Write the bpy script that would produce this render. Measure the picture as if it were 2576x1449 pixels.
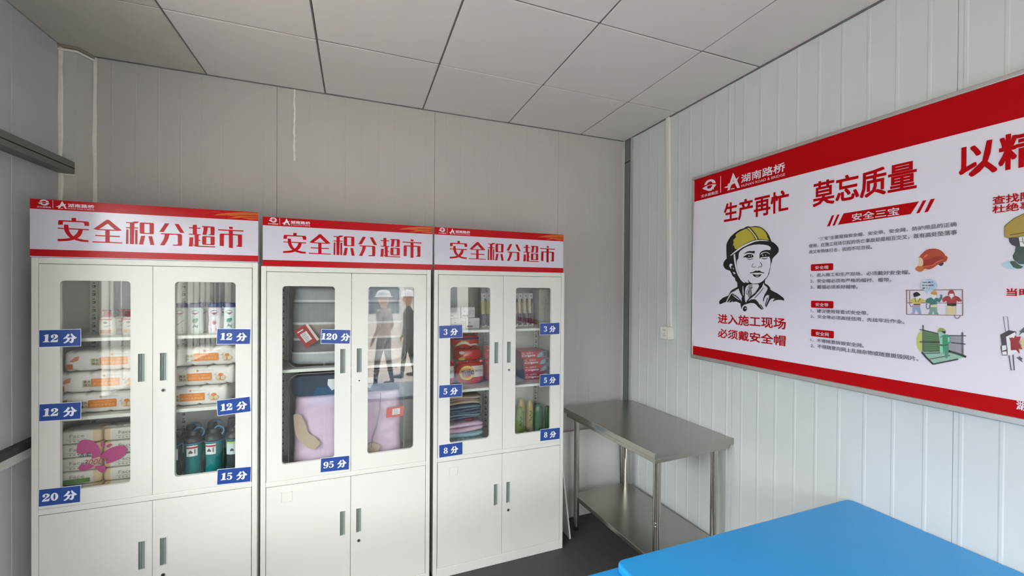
import bpy, math, random
from mathutils import Vector, Matrix
from mathutils.geometry import tessellate_polygon
random.seed(7)
S = bpy.context.scene
COL = S.collection
for o in list(bpy.data.objects): bpy.data.objects.remove(o)
H = 2.882                      # ceiling height

# ------------------------------------------------------------------ camera
def rotm(a, b, c):
    return Matrix.Rotation(a, 3, 'Z') @ Matrix.Rotation(b, 3, 'X') @ Matrix.Rotation(c, 3, 'Y')
cam_d = bpy.data.cameras.new('camera'); cam = bpy.data.objects.new('camera', cam_d); COL.objects.link(cam)
Rw = rotm(-0.36370, -0.00599, -0.00685)
xa, ya, za = Rw.col[0], Rw.col[1], Rw.col[2]
cam.matrix_world = Matrix(((xa[0], za[0], -ya[0], -1.99945), (xa[1], za[1], -ya[1], -2.77640), (xa[2], za[2], -ya[2], 1.69176), (0, 0, 0, 1)))
cam_d.sensor_width = 36.0; cam_d.lens = 36.0 * 1038.89045 / 2576
cam_d.shift_x = -(3.31458) / 2576; cam_d.shift_y = (10.75930) / 2576
cam_d.clip_start = 0.02
S.camera = cam

# ------------------------------------------------------------------ world, daylight, exposure
wd = bpy.data.worlds.new('overcast_sky'); S.world = wd; wd.use_nodes = True
nt = wd.node_tree; nt.nodes.clear()
tc = nt.nodes.new('ShaderNodeTexCoord'); sp = nt.nodes.new('ShaderNodeSeparateXYZ'); rp = nt.nodes.new('ShaderNodeValToRGB')
bg = nt.nodes.new('ShaderNodeBackground'); ow = nt.nodes.new('ShaderNodeOutputWorld')
nt.links.new(tc.outputs['Generated'], sp.inputs[0]); nt.links.new(sp.outputs['Z'], rp.inputs[0])
rp.color_ramp.elements[0].position = 0.0; rp.color_ramp.elements[0].color = (0.80, 0.82, 0.86, 1)
rp.color_ramp.elements[1].position = 0.6; rp.color_ramp.elements[1].color = (0.98, 0.98, 1.0, 1)
nt.links.new(rp.outputs[0], bg.inputs[0]); nt.links.new(bg.outputs[0], ow.inputs[0])
bg.inputs[1].default_value = 19.5
S.view_settings.view_transform = 'Standard'; S.view_settings.look = 'None'
S.view_settings.gamma = 1.0; S.view_settings.use_curve_mapping = False
S.view_settings.exposure = 0.0

def portal(name, loc, rot, sx, sy):
    l = bpy.data.lights.new(name, 'AREA'); l.shape = 'RECTANGLE'; l.size = sx; l.size_y = sy; l.energy = 1
    l.cycles.is_portal = True
    o = bpy.data.objects.new(name, l); COL.objects.link(o); o.location = loc; o.rotation_euler = rot
WIN = (-3.35, -0.95, 1.02, 2.24)      # window in the left wall: y0, y1, z0, z1
DOOR = (-2.15, -0.95, 0.0, 2.15)      # door in the wall behind the camera: x0, x1, z0, z1
BW = (-0.75, -0.15, 0.95, 2.15)        # small window beside the door
YB = -4.6
portal('window_portal', (-3.45, (WIN[0]+WIN[1])/2, (WIN[2]+WIN[3])/2), (0, -math.pi/2, 0), WIN[3]-WIN[2], WIN[1]-WIN[0])
portal('door_portal', ((DOOR[0]+DOOR[1])/2, YB-0.09, (DOOR[2]+DOOR[3])/2), (math.pi/2, 0, 0), DOOR[1]-DOOR[0], DOOR[3]-DOOR[2])
portal('back_window_portal', ((BW[0]+BW[1])/2, YB-0.09, (BW[2]+BW[3])/2), (math.pi/2, 0, 0), BW[1]-BW[0], BW[3]-BW[2])

TITLE=[[[0.1192,1.9767],[0.1347,1.9775],[0.1347,1.9639],[0.1192,1.9639]],[[0.0743,1.9443],[0.0746,1.9563],[0.0759,1.9623],[0.0792,1.9647],[0.1192,1.9649],[0.1361,1.9647],[0.1742,1.9645],[0.1776,1.9624],[0.179,1.9586],[0.179,1.9441],[0.164,1.9442],[0.163,1.9532],[0.1605,1.9577],[0.1578,1.9591],[0.0931,1.959],[0.0911,1.9571],[0.0905,1.9541],[0.0903,1.9451]],[[0.0733,1.9312],[0.1784,1.9304],[0.1784,1.9251],[0.0733,1.9265]],[[0.0945,1.9468],[0.1085,1.946],[0.1093,1.934],[0.1113,1.9205],[0.116,1.9086],[0.1214,1.9006],[0.1269,1.8955],[0.1363,1.8891],[0.1485,1.8855],[0.1621,1.8825],[0.1772,1.8816],[0.1772,1.8724],[0.1635,1.8727],[0.1526,1.8738],[0.1364,1.8777],[0.1235,1.884],[0.1134,1.8904],[0.1054,1.8991],[0.0986,1.9109],[0.0946,1.9242],[0.0939,1.9377]],[[0.143,1.9272],[0.1579,1.9272],[0.1572,1.9188],[0.1539,1.9073],[0.1492,1.8987],[0.1431,1.8916],[0.135,1.8849],[0.1256,1.8803],[0.1161,1.8767],[0.1041,1.8742],[0.0881,1.8726],[0.0728,1.8716],[0.0728,1.882],[0.0907,1.8832],[0.1041,1.8852],[0.1174,1.8898],[0.1255,1.8955],[0.1322,1.9033],[0.1376,1.9111],[0.141,1.9188]],[[0.2398,1.9764],[0.2447,1.9774],[0.2496,1.9761],[0.2441,1.9589],[0.2149,1.9336],[0.2059,1.9294],[0.1935,1.9319]],[[0.2461,1.9772],[0.2503,1.9754],[0.295,1.9307],[0.283,1.9283],[0.2688,1.9338],[0.2441,1.9589],[0.2419,1.9742]],[[0.2045,1.9332],[0.2829,1.933],[0.283,1.928],[0.2059,1.9286]],[[0.2358,1.9292],[0.2512,1.9292],[0.2514,1.8729],[0.236,1.8731]],[[0.2005,1.9062],[0.288,1.9056],[0.288,1.9003],[0.2005,1.9013]],[[0.1909,1.8771],[0.2967,1.8764],[0.2967,1.8718],[0.1909,1.8722]],[[0.3098,1.9705],[0.3328,1.9704],[0.3371,1.9738],[0.3407,1.9752],[0.3567,1.9756],[0.3538,1.9699],[0.3502,1.9674],[0.34,1.9653],[0.3235,1.966],[0.3099,1.9661]],[[0.3235,1.9676],[0.34,1.9677],[0.3383,1.8706],[0.3239,1.8709]],[[0.3092,1.9474],[0.3539,1.948],[0.3539,1.9433],[0.3092,1.9427]],[[0.3107,1.9366],[0.3186,1.9365],[0.3181,1.8707],[0.3095,1.8707]],[[0.3431,1.9368],[0.3517,1.9369],[0.3513,1.8706],[0.343,1.8708]],[[0.3596,1.9663],[0.361,1.9703],[0.3639,1.972],[0.376,1.9722],[0.3763,1.92],[0.3634,1.9207],[0.3605,1.9224],[0.3598,1.9255]],[[0.3962,1.9721],[0.408,1.9723],[0.4112,1.9708],[0.4124,1.9674],[0.4119,1.9247],[0.4111,1.9215],[0.4089,1.9203],[0.3964,1.9205]],[[0.369,1.9721],[0.4072,1.9719],[0.3984,1.9659],[0.3749,1.9666]],[[0.3736,1.9243],[0.3986,1.9249],[0.4074,1.9204],[0.3678,1.9201]],[[0.3649,1.9108],[0.3795,1.9107],[0.3724,1.8703],[0.3571,1.8705]],[[0.392,1.9104],[0.406,1.9105],[0.4143,1.8697],[0.3995,1.8696]],[[0.4548,1.9744],[0.4705,1.9736],[0.4497,1.9327],[0.4326,1.9327]],[[0.4909,1.9733],[0.5069,1.9738],[0.5292,1.9323],[0.5131,1.9324],[0.5032,1.948]],[[0.4393,1.9267],[0.5139,1.9268],[0.5185,1.9237],[0.5201,1.9166],[0.5033,1.9191],[0.5003,1.9218],[0.4393,1.9219]],[[0.5036,1.9231],[0.5198,1.9222],[0.52,1.8779],[0.5191,1.8731],[0.5165,1.8706],[0.4853,1.8703],[0.4838,1.875],[0.4997,1.8756],[0.5027,1.8765],[0.5038,1.879]],[[0.4535,1.9225],[0.4712,1.9222],[0.4686,1.9096],[0.4641,1.8951],[0.4522,1.8699],[0.4358,1.8701],[0.4484,1.8961],[0.4521,1.9089]],[[0.5621,1.971],[0.5644,1.9735],[0.5761,1.9738],[0.5784,1.9718],[0.5786,1.9288],[0.5623,1.9289]],[[0.5475,1.9605],[0.5933,1.9607],[0.5933,1.9558],[0.5475,1.9557]],[[0.5469,1.9298],[0.5934,1.9294],[0.5942,1.9249],[0.5469,1.9255]],[[0.5693,1.9284],[0.5856,1.9283],[0.5851,1.8738],[0.5703,1.8741]],[[0.585,1.9027],[0.5928,1.9025],[0.5928,1.8977],[0.585,1.8978]],[[0.5493,1.9129],[0.564,1.9132],[0.5633,1.8844],[0.5618,1.8697],[0.5464,1.8695],[0.5486,1.8871]],[[0.5633,1.8852],[0.5696,1.8757],[0.5851,1.8741],[0.6529,1.8737],[0.6521,1.8687],[0.5742,1.8693],[0.5665,1.8739]],[[0.5995,1.9696],[0.6413,1.9697],[0.6476,1.9682],[0.65,1.9639],[0.5995,1.9644]],[[0.6058,1.9666],[0.6223,1.9666],[0.62,1.9469],[0.6162,1.9275],[0.6005,1.9273],[0.6043,1.9462]],[[0.6334,1.9664],[0.65,1.9647],[0.6494,1.9319],[0.6483,1.9282],[0.6462,1.9268],[0.6249,1.9275],[0.6249,1.9308],[0.632,1.9311],[0.6338,1.9345]],[[0.5998,1.915],[0.6008,1.9192],[0.6037,1.9212],[0.6162,1.9209],[0.6156,1.8847],[0.618,1.8795],[0.6039,1.8798],[0.6007,1.8817],[0.5999,1.8841]],[[0.6037,1.9212],[0.6463,1.9214],[0.6495,1.92],[0.6503,1.9155],[0.6336,1.9161],[0.6147,1.917]],[[0.6336,1.9189],[0.6503,1.9171],[0.65,1.8843],[0.6489,1.8809],[0.6465,1.8795],[0.6322,1.8797],[0.6338,1.8853]],[[0.6054,1.884],[0.6481,1.8842],[0.6449,1.8795],[0.6054,1.8797]],[[0.7086,1.9725],[0.7248,1.9725],[0.7248,1.9617],[0.711,1.9619]],[[0.6644,1.9577],[0.7702,1.9575],[0.7699,1.9518],[0.6644,1.9526]],[[0.7086,1.9551],[0.7249,1.9551],[0.7253,1.8687],[0.7091,1.869]],[[0.6709,1.9311],[0.672,1.9353],[0.6749,1.9374],[0.6886,1.9374],[0.6879,1.917],[0.6873,1.8765],[0.6712,1.8768]],[[0.6749,1.9376],[0.7593,1.9371],[0.7626,1.936],[0.7643,1.9302],[0.7462,1.9314],[0.6878,1.9319]],[[0.7462,1.9344],[0.7639,1.9327],[0.7637,1.88],[0.7626,1.8767],[0.7596,1.8754],[0.74,1.8764],[0.7399,1.88],[0.7448,1.8811],[0.747,1.8861]]]
PORTRAIT=[["ink",1,[[[1.119,2.037],[1.1256,2.0419],[1.143,2.0433],[1.1539,2.0389],[1.1836,2.0385],[1.2085,2.0322],[1.2249,2.0234],[1.2371,2.0134],[1.2512,1.9978],[1.2592,1.9867],[1.2672,1.9711],[1.2713,1.9597],[1.2772,1.9464],[1.2888,1.9397],[1.3004,1.9295],[1.309,1.9197],[1.3137,1.9121],[1.3161,1.9048],[1.3158,1.8959],[1.314,1.8889],[1.3084,1.8822],[1.2953,1.8707],[1.283,1.8589],[1.2812,1.8464],[1.2784,1.8375],[1.2756,1.8322],[1.2729,1.816],[1.2701,1.8015],[1.2673,1.7889],[1.2663,1.7827],[1.2567,1.7665],[1.2449,1.7521],[1.2432,1.7318],[1.2291,1.732],[1.2046,1.7304],[1.1454,1.732],[1.1012,1.7334],[1.0784,1.7337],[1.0761,1.7416],[1.0656,1.7517],[1.0619,1.7677],[1.0478,1.7761],[1.0381,1.7944],[1.0308,1.8067],[1.0274,1.8088],[1.0032,1.8159],[0.9909,1.8256],[0.9833,1.8403],[0.9832,1.8506],[0.9868,1.8606],[0.9952,1.8703],[1.0061,1.8778],[1.0046,1.9002],[1.0031,1.9288],[1.0028,1.9533],[1.0063,1.9672],[1.0181,1.9862],[1.0299,1.9989],[1.0487,2.0127],[1.0695,2.024],[1.0922,2.0328]],[[1.0643,1.7577],[1.0784,1.7416],[1.0787,1.7159],[1.0879,1.7041],[1.0973,1.6825],[1.1098,1.6631],[1.1055,1.6513],[1.1079,1.6396],[1.1024,1.6297],[1.0991,1.6198],[1.1038,1.6043],[1.1062,1.5946],[1.1116,1.6085],[1.1204,1.6186],[1.1379,1.6289],[1.1301,1.6344],[1.1262,1.6479],[1.1254,1.6634],[1.1266,1.6944],[1.1293,1.7099],[1.1346,1.7196],[1.1454,1.7281],[1.1754,1.7317],[1.1453,1.7406],[1.101,1.7491]],[[1.1182,1.6166],[1.1247,1.6246],[1.1378,1.6347],[1.1657,1.6489],[1.1805,1.6511],[1.191,1.6495],[1.2015,1.6403],[1.2162,1.6202],[1.2316,1.5986],[1.2256,1.5973],[1.206,1.6105],[1.1913,1.625],[1.1808,1.6293],[1.1638,1.6307],[1.1379,1.6241]],[[1.2046,1.7323],[1.2088,1.7248],[1.2119,1.721],[1.2049,1.7079],[1.1885,1.6853],[1.1676,1.6699],[1.1528,1.6562],[1.1356,1.6365],[1.14,1.6318],[1.1571,1.6506],[1.1866,1.672],[1.2132,1.7004],[1.2273,1.7153],[1.2371,1.7338],[1.2439,1.7521],[1.227,1.7395]],[[1.2381,1.7393],[1.2432,1.7337],[1.2551,1.728],[1.265,1.7207],[1.272,1.7115],[1.275,1.7006],[1.2886,1.6934],[1.3152,1.6811],[1.345,1.6603],[1.3479,1.6471],[1.3305,1.6502],[1.3156,1.6507],[1.3005,1.6476],[1.2873,1.6401],[1.291,1.6483],[1.2986,1.6557],[1.289,1.6573],[1.2784,1.6543],[1.2698,1.6441],[1.2583,1.6218],[1.2505,1.6086],[1.2495,1.6159],[1.2581,1.6364],[1.2658,1.6549],[1.2685,1.6714],[1.2577,1.6749],[1.2479,1.6674],[1.241,1.6562],[1.2372,1.6413],[1.2332,1.6412],[1.235,1.6561],[1.2418,1.6747],[1.2555,1.6969],[1.2593,1.7079],[1.2553,1.7152],[1.2433,1.7226],[1.2382,1.7282]],[[0.9569,1.6251],[0.9581,1.6334],[0.9643,1.6409],[0.9841,1.6547],[1.0205,1.6676],[1.0276,1.6798],[1.0346,1.6919],[1.044,1.7],[1.0787,1.7159],[1.0856,1.707],[1.0394,1.6849],[1.03,1.6738],[1.0183,1.6534],[1.0065,1.6307],[0.9943,1.6283],[0.9795,1.6217],[0.9671,1.6167],[0.9595,1.6179]],[[1.0395,1.6779],[1.07,1.6683],[1.1022,1.6434],[1.1115,1.6202],[1.0888,1.6293],[1.0704,1.6356],[1.0495,1.63],[1.0506,1.6381],[1.0377,1.6297],[1.0258,1.6293],[1.0398,1.6478],[1.0162,1.629],[1.0113,1.6309],[1.0278,1.6616]],[[1.1402,1.5959],[1.1386,1.5916],[1.136,1.5878],[1.1325,1.585],[1.1286,1.5834],[1.1246,1.5832],[1.1208,1.5844],[1.1178,1.5869],[1.1157,1.5904],[1.1147,1.5947],[1.1151,1.5992],[1.1167,1.6036],[1.1194,1.6074],[1.1228,1.6102],[1.1268,1.6118],[1.1308,1.6119],[1.1345,1.6107],[1.1376,1.6082],[1.1396,1.6046],[1.1405,1.6004]],[[1.1859,1.6549],[1.2167,1.6846],[1.2367,1.7107],[1.2341,1.7125],[1.2142,1.6865],[1.1835,1.657]],[[1.2164,1.6227],[1.2246,1.6138],[1.2337,1.5995],[1.2376,1.6017],[1.2283,1.6162],[1.2199,1.6254]],[[1.258,1.6609],[1.2503,1.6404],[1.2455,1.618],[1.2494,1.6174],[1.2541,1.6395],[1.2617,1.6597]],[[1.0549,1.6852],[1.0709,1.6942],[1.0845,1.6997],[1.0823,1.7037],[1.0684,1.698],[1.0521,1.6889]]]],["paper",2,[[[1.0869,1.9037],[1.0936,1.913],[1.107,1.9216],[1.1247,1.9297],[1.1443,1.9356],[1.1763,1.9401],[1.2076,1.9389],[1.238,1.934],[1.254,1.9296],[1.2619,1.9261],[1.2707,1.9198],[1.2737,1.9141],[1.2723,1.9033],[1.2483,1.9063],[1.2343,1.9047],[1.2243,1.9019],[1.2162,1.8961],[1.2122,1.8899],[1.2115,1.8638],[1.2146,1.8636],[1.2186,1.8698],[1.2387,1.8702],[1.2664,1.8701],[1.2714,1.8597],[1.2736,1.8396],[1.2719,1.8178],[1.2672,1.8017],[1.2661,1.7954],[1.2585,1.7738],[1.2508,1.763],[1.2429,1.7567],[1.235,1.7486],[1.225,1.7423],[1.2148,1.7368],[1.2046,1.7342],[1.1754,1.7336],[1.1647,1.7365],[1.1539,1.7434],[1.1462,1.757],[1.1452,1.7522],[1.1497,1.7377],[1.1366,1.7388],[1.1233,1.7468],[1.1098,1.7607],[1.0961,1.7786],[1.0845,1.8026],[1.0788,1.8156],[1.074,1.8356],[1.0726,1.8554],[1.0771,1.867],[1.0839,1.8725],[1.0844,1.8862],[1.0852,1.896]],[[1.0524,1.8986],[1.0617,1.9008],[1.0654,1.8757],[1.068,1.8557],[1.0717,1.8357],[1.0777,1.8156],[1.0869,1.7946],[1.0984,1.7746],[1.1144,1.7547],[1.13,1.738],[1.119,1.7391],[1.1077,1.747],[1.0964,1.759],[1.0802,1.783],[1.0684,1.8092],[1.0625,1.8302],[1.0576,1.8524],[1.0538,1.8765]],[[1.03,1.8943],[1.0476,1.9069],[1.0638,1.9175],[1.0866,1.9313],[1.1112,1.9427],[1.1332,1.9502],[1.1548,1.9566],[1.1718,1.9605],[1.1928,1.9629],[1.2175,1.9617],[1.2437,1.9573],[1.2576,1.953],[1.2645,1.9499],[1.2438,1.9527],[1.2135,1.9565],[1.1866,1.9557],[1.1549,1.9476],[1.1113,1.9329],[1.0662,1.9094],[1.0336,1.8916]],[[1.0294,1.846],[1.0365,1.8476],[1.0436,1.8442],[1.0489,1.8369],[1.0401,1.8383],[1.0355,1.8275],[1.0404,1.8193],[1.0332,1.8192],[1.0284,1.8299],[1.0228,1.8352]],[[1.0474,1.8246],[1.0509,1.8238],[1.0568,1.8165],[1.0522,1.8147]],[[1.047,1.8],[1.0559,1.7986],[1.0629,1.7974],[1.0653,1.7903],[1.0618,1.7867],[1.0536,1.7907]],[[1.0442,1.6816],[1.0834,1.706],[1.088,1.7001],[1.0973,1.6786],[1.1088,1.6592],[1.1033,1.6493],[1.1056,1.6435],[1.0885,1.6568],[1.07,1.6693],[1.056,1.6781]],[[1.1315,1.7099],[1.1357,1.7176],[1.1433,1.7234],[1.1454,1.7268],[1.1712,1.7292],[1.2047,1.727],[1.2089,1.721],[1.1987,1.7042],[1.1718,1.6775],[1.1527,1.6591],[1.1345,1.6384],[1.13,1.648],[1.1281,1.6751]],[[1.1136,1.7216],[1.1165,1.7212],[1.1172,1.7021],[1.1192,1.6847],[1.118,1.6681],[1.1149,1.67],[1.1117,1.6943]],[[1.0395,1.6799],[1.0302,1.6617],[1.0089,1.6292],[1.004,1.6307],[1.023,1.6636],[1.0359,1.6815]],[[1.0419,1.6749],[1.0701,1.6614],[1.0932,1.6451],[1.0909,1.6431],[1.0655,1.6574]],[[1.1369,1.5999],[1.1355,1.5977],[1.1321,1.5966],[1.1287,1.5973],[1.1272,1.5995],[1.1286,1.6017],[1.132,1.6028],[1.1355,1.602]],[[1.2292,1.7209],[1.2381,1.7374],[1.2392,1.7282],[1.2333,1.7153]],[[1.2423,1.7226],[1.2553,1.7152],[1.2589,1.706],[1.2535,1.695],[1.2418,1.6802],[1.2344,1.7134]],[[1.2392,1.6432],[1.244,1.6581],[1.2518,1.6693],[1.2597,1.6722],[1.266,1.6686],[1.2638,1.6585],[1.2579,1.6612],[1.2502,1.6417],[1.2454,1.6213],[1.2383,1.6303]]]],["yellow",3,[[[1.1323,2.0323],[1.1102,2.0275],[1.0923,2.022],[1.0788,2.0149],[1.0776,2.017],[1.065,2.0067],[1.0628,2.005],[1.0675,1.9945],[1.0606,1.9874],[1.0514,1.9805],[1.0445,1.9692],[1.0538,1.9742],[1.0494,1.9547],[1.0447,1.9472],[1.0541,1.9503],[1.0578,1.936],[1.0625,1.9276],[1.0752,1.926],[1.0933,1.9366],[1.1112,1.9446],[1.1332,1.9531],[1.1526,1.9597],[1.1718,1.9633],[1.1855,1.9656],[1.1779,1.9816],[1.1672,1.9981],[1.1541,2.015]],[[1.1539,2.0357],[1.1837,2.0328],[1.2065,2.0278],[1.2209,2.0211],[1.2352,2.009],[1.2463,1.9938],[1.2544,1.9781],[1.2535,1.9727],[1.2655,1.9558],[1.2417,1.9603],[1.2175,1.9654],[1.2062,1.9667],[1.2009,1.9789],[1.1882,1.9973],[1.1712,2.0184]]]],["pale_yellow",3,[[[1.1366,2.0346],[1.1475,2.035],[1.1583,2.024],[1.1713,2.0089],[1.1862,1.99],[1.1947,1.9777],[1.2,1.9668],[1.1896,1.9661],[1.1843,1.979],[1.1714,1.9975],[1.1541,2.0188]]]],["grey",3,[[[1.1487,1.7252],[1.1712,1.7289],[1.173,1.7136],[1.1521,1.7114],[1.1445,1.7157]],[[1.1533,1.7051],[1.164,1.7051],[1.1686,1.6775],[1.157,1.6601],[1.1494,1.6638]]]],["ink",4,[[[1.1162,1.8936],[1.125,1.9007],[1.1381,1.9073],[1.1532,1.9089],[1.1682,1.9067],[1.1834,1.9073],[1.1842,1.894],[1.179,1.8935],[1.1555,1.8991],[1.1382,1.8996],[1.125,1.8968]],[[1.1131,1.8792],[1.1252,1.8852],[1.1383,1.8919],[1.1491,1.8926],[1.1599,1.8921],[1.1706,1.8875],[1.177,1.8813],[1.177,1.8756],[1.1665,1.8726],[1.1515,1.8713],[1.1385,1.8736],[1.1275,1.8772],[1.1209,1.8758]],[[1.137,1.8691],[1.1444,1.8642],[1.1559,1.8614],[1.1672,1.8629],[1.1753,1.8676],[1.1747,1.8687],[1.1659,1.8662],[1.1559,1.8653],[1.1457,1.8678],[1.1378,1.8705]],[[1.2235,1.8652],[1.2303,1.8609],[1.2409,1.8586],[1.2535,1.8601],[1.2601,1.8654],[1.2591,1.8666],[1.2521,1.8637],[1.2408,1.8631],[1.2313,1.8648],[1.2239,1.8662]],[[1.1789,1.8419],[1.1702,1.835],[1.1666,1.8287],[1.1715,1.8208],[1.1799,1.8188],[1.1935,1.821],[1.1932,1.8225],[1.1797,1.8215],[1.1733,1.8228],[1.1695,1.8287],[1.1722,1.8335],[1.1802,1.8408]],[[1.2146,1.8451],[1.2204,1.8363],[1.2247,1.8285],[1.2214,1.8209],[1.2115,1.8239],[1.2035,1.8156],[1.2062,1.8136],[1.2125,1.8214],[1.223,1.8178],[1.2284,1.8283],[1.2236,1.8378],[1.217,1.8464]],[[1.1557,1.7882],[1.161,1.7951],[1.1635,1.7956],[1.1663,1.7926],[1.178,1.7969],[1.1905,1.8021],[1.2009,1.8003],[1.2112,1.8025],[1.2235,1.7952],[1.2346,1.7905],[1.2366,1.7928],[1.2407,1.7853],[1.2195,1.7897],[1.1885,1.7908]],[[1.1705,1.785],[1.1979,1.7793],[1.2265,1.7825],[1.2165,1.7713],[1.2104,1.7677],[1.198,1.7658],[1.1855,1.7688],[1.177,1.7762]],[[1.1423,1.7137],[1.1521,1.7108],[1.1735,1.7136],[1.1714,1.7079],[1.1522,1.707]],[[1.1443,1.7066],[1.1335,1.6829],[1.1438,1.6715],[1.1462,1.6733],[1.1366,1.6828],[1.1471,1.7055]],[[1.1509,1.7063],[1.1448,1.6796],[1.1399,1.6821],[1.139,1.6799],[1.1472,1.6787],[1.1534,1.7058]],[[1.1507,1.7042],[1.1479,1.6637],[1.1562,1.6581],[1.1579,1.6603],[1.1509,1.664],[1.1537,1.704]],[[1.1636,1.7059],[1.1671,1.6757],[1.1578,1.6608],[1.1605,1.6595],[1.1701,1.6754],[1.1665,1.7062]],[[1.1586,1.7061],[1.1569,1.6697],[1.1591,1.6697],[1.1608,1.706]],[[1.0895,1.656],[1.0709,1.6675],[1.0451,1.6812],[1.0433,1.6788],[1.0691,1.6652],[1.0876,1.6537]]]],["paper",5,[[[1.1527,1.8812],[1.1521,1.8788],[1.1506,1.8773],[1.1488,1.8775],[1.1472,1.8791],[1.1466,1.8816],[1.1472,1.8841],[1.1487,1.8855],[1.1505,1.8854],[1.1521,1.8837]],[[1.1664,1.8821],[1.1659,1.8797],[1.1647,1.8782],[1.1631,1.8783],[1.1618,1.88],[1.1613,1.8825],[1.1617,1.8849],[1.163,1.8863],[1.1646,1.8862],[1.1659,1.8846]],[[1.2334,1.8793],[1.233,1.8767],[1.2318,1.8752],[1.2303,1.8753],[1.2291,1.877],[1.2286,1.8797],[1.229,1.8823],[1.2302,1.8838],[1.2317,1.8837],[1.2329,1.882]],[[1.2494,1.8796],[1.249,1.8777],[1.2478,1.8765],[1.2463,1.8767],[1.2451,1.878],[1.2446,1.8799],[1.2451,1.8818],[1.2462,1.883],[1.2477,1.8828],[1.2489,1.8815]],[[1.1886,1.7744],[1.2103,1.7743],[1.2073,1.7712],[1.198,1.7703],[1.1917,1.7716]],[[1.2211,1.8831],[1.2278,1.8888],[1.2409,1.8928],[1.2521,1.8924],[1.2594,1.8884],[1.2694,1.8816],[1.2709,1.8835],[1.2612,1.891],[1.2527,1.8956],[1.24,1.8965],[1.2251,1.8931],[1.2178,1.8862]]]]]
EMBLEM=[["white_ink",1,[[[0.8378,2.3335],[0.842,2.3426],[0.8462,2.3483],[0.8532,2.3544],[0.8602,2.3583],[0.87,2.3604],[0.8797,2.3602],[0.8908,2.3581],[0.9018,2.3547],[0.9114,2.3491],[0.9182,2.342],[0.9223,2.3344],[0.9237,2.3276],[0.9116,2.3305],[0.9007,2.332],[0.8987,2.3379],[0.8937,2.3435],[0.8882,2.3464],[0.8827,2.3473],[0.8757,2.3474],[0.8702,2.3459],[0.8655,2.3433],[0.8618,2.3401],[0.8577,2.3344],[0.8478,2.3345]],[[0.8236,2.3198],[0.8493,2.3263],[0.8662,2.3284],[0.8829,2.3285],[0.9049,2.3251],[0.9292,2.3197],[0.9239,2.3134],[0.9186,2.3092],[0.9119,2.3053],[0.908,2.2919],[0.9038,2.2994],[0.8971,2.2922],[0.8902,2.2904],[0.8833,2.2904],[0.8722,2.2928],[0.861,2.2969],[0.851,2.3029],[0.8438,2.3085],[0.8396,2.3061],[0.8324,2.3122]],[[0.9564,2.3606],[0.9609,2.3599],[0.962,2.2638],[0.9576,2.2641]],[[1.0435,2.357],[1.051,2.3448],[1.0646,2.3166],[1.0835,2.3272],[1.0707,2.3069],[1.0889,2.2637],[1.0712,2.2647],[1.0552,2.2962],[1.0443,2.2946],[1.0345,2.2907],[1.0273,2.2799],[1.0225,2.2653],[1.0063,2.2647],[1.0123,2.2801],[0.9844,2.2865],[0.9946,2.2905],[1.0072,2.2908],[1.0108,2.3026],[1.022,2.3041]],[[1.0298,2.2709],[1.0543,2.2695],[1.0531,2.2646],[1.0287,2.266]]]],["red",2,[[[0.8607,2.317],[0.8635,2.323],[0.8718,2.3255],[0.8884,2.325],[0.8981,2.3216],[0.8995,2.318],[0.8955,2.3123],[0.8887,2.3073],[0.8804,2.3058],[0.8692,2.3073],[0.8622,2.3111]],[[1.0417,2.3073],[1.0452,2.3168],[1.0495,2.3083]]]]]
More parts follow.
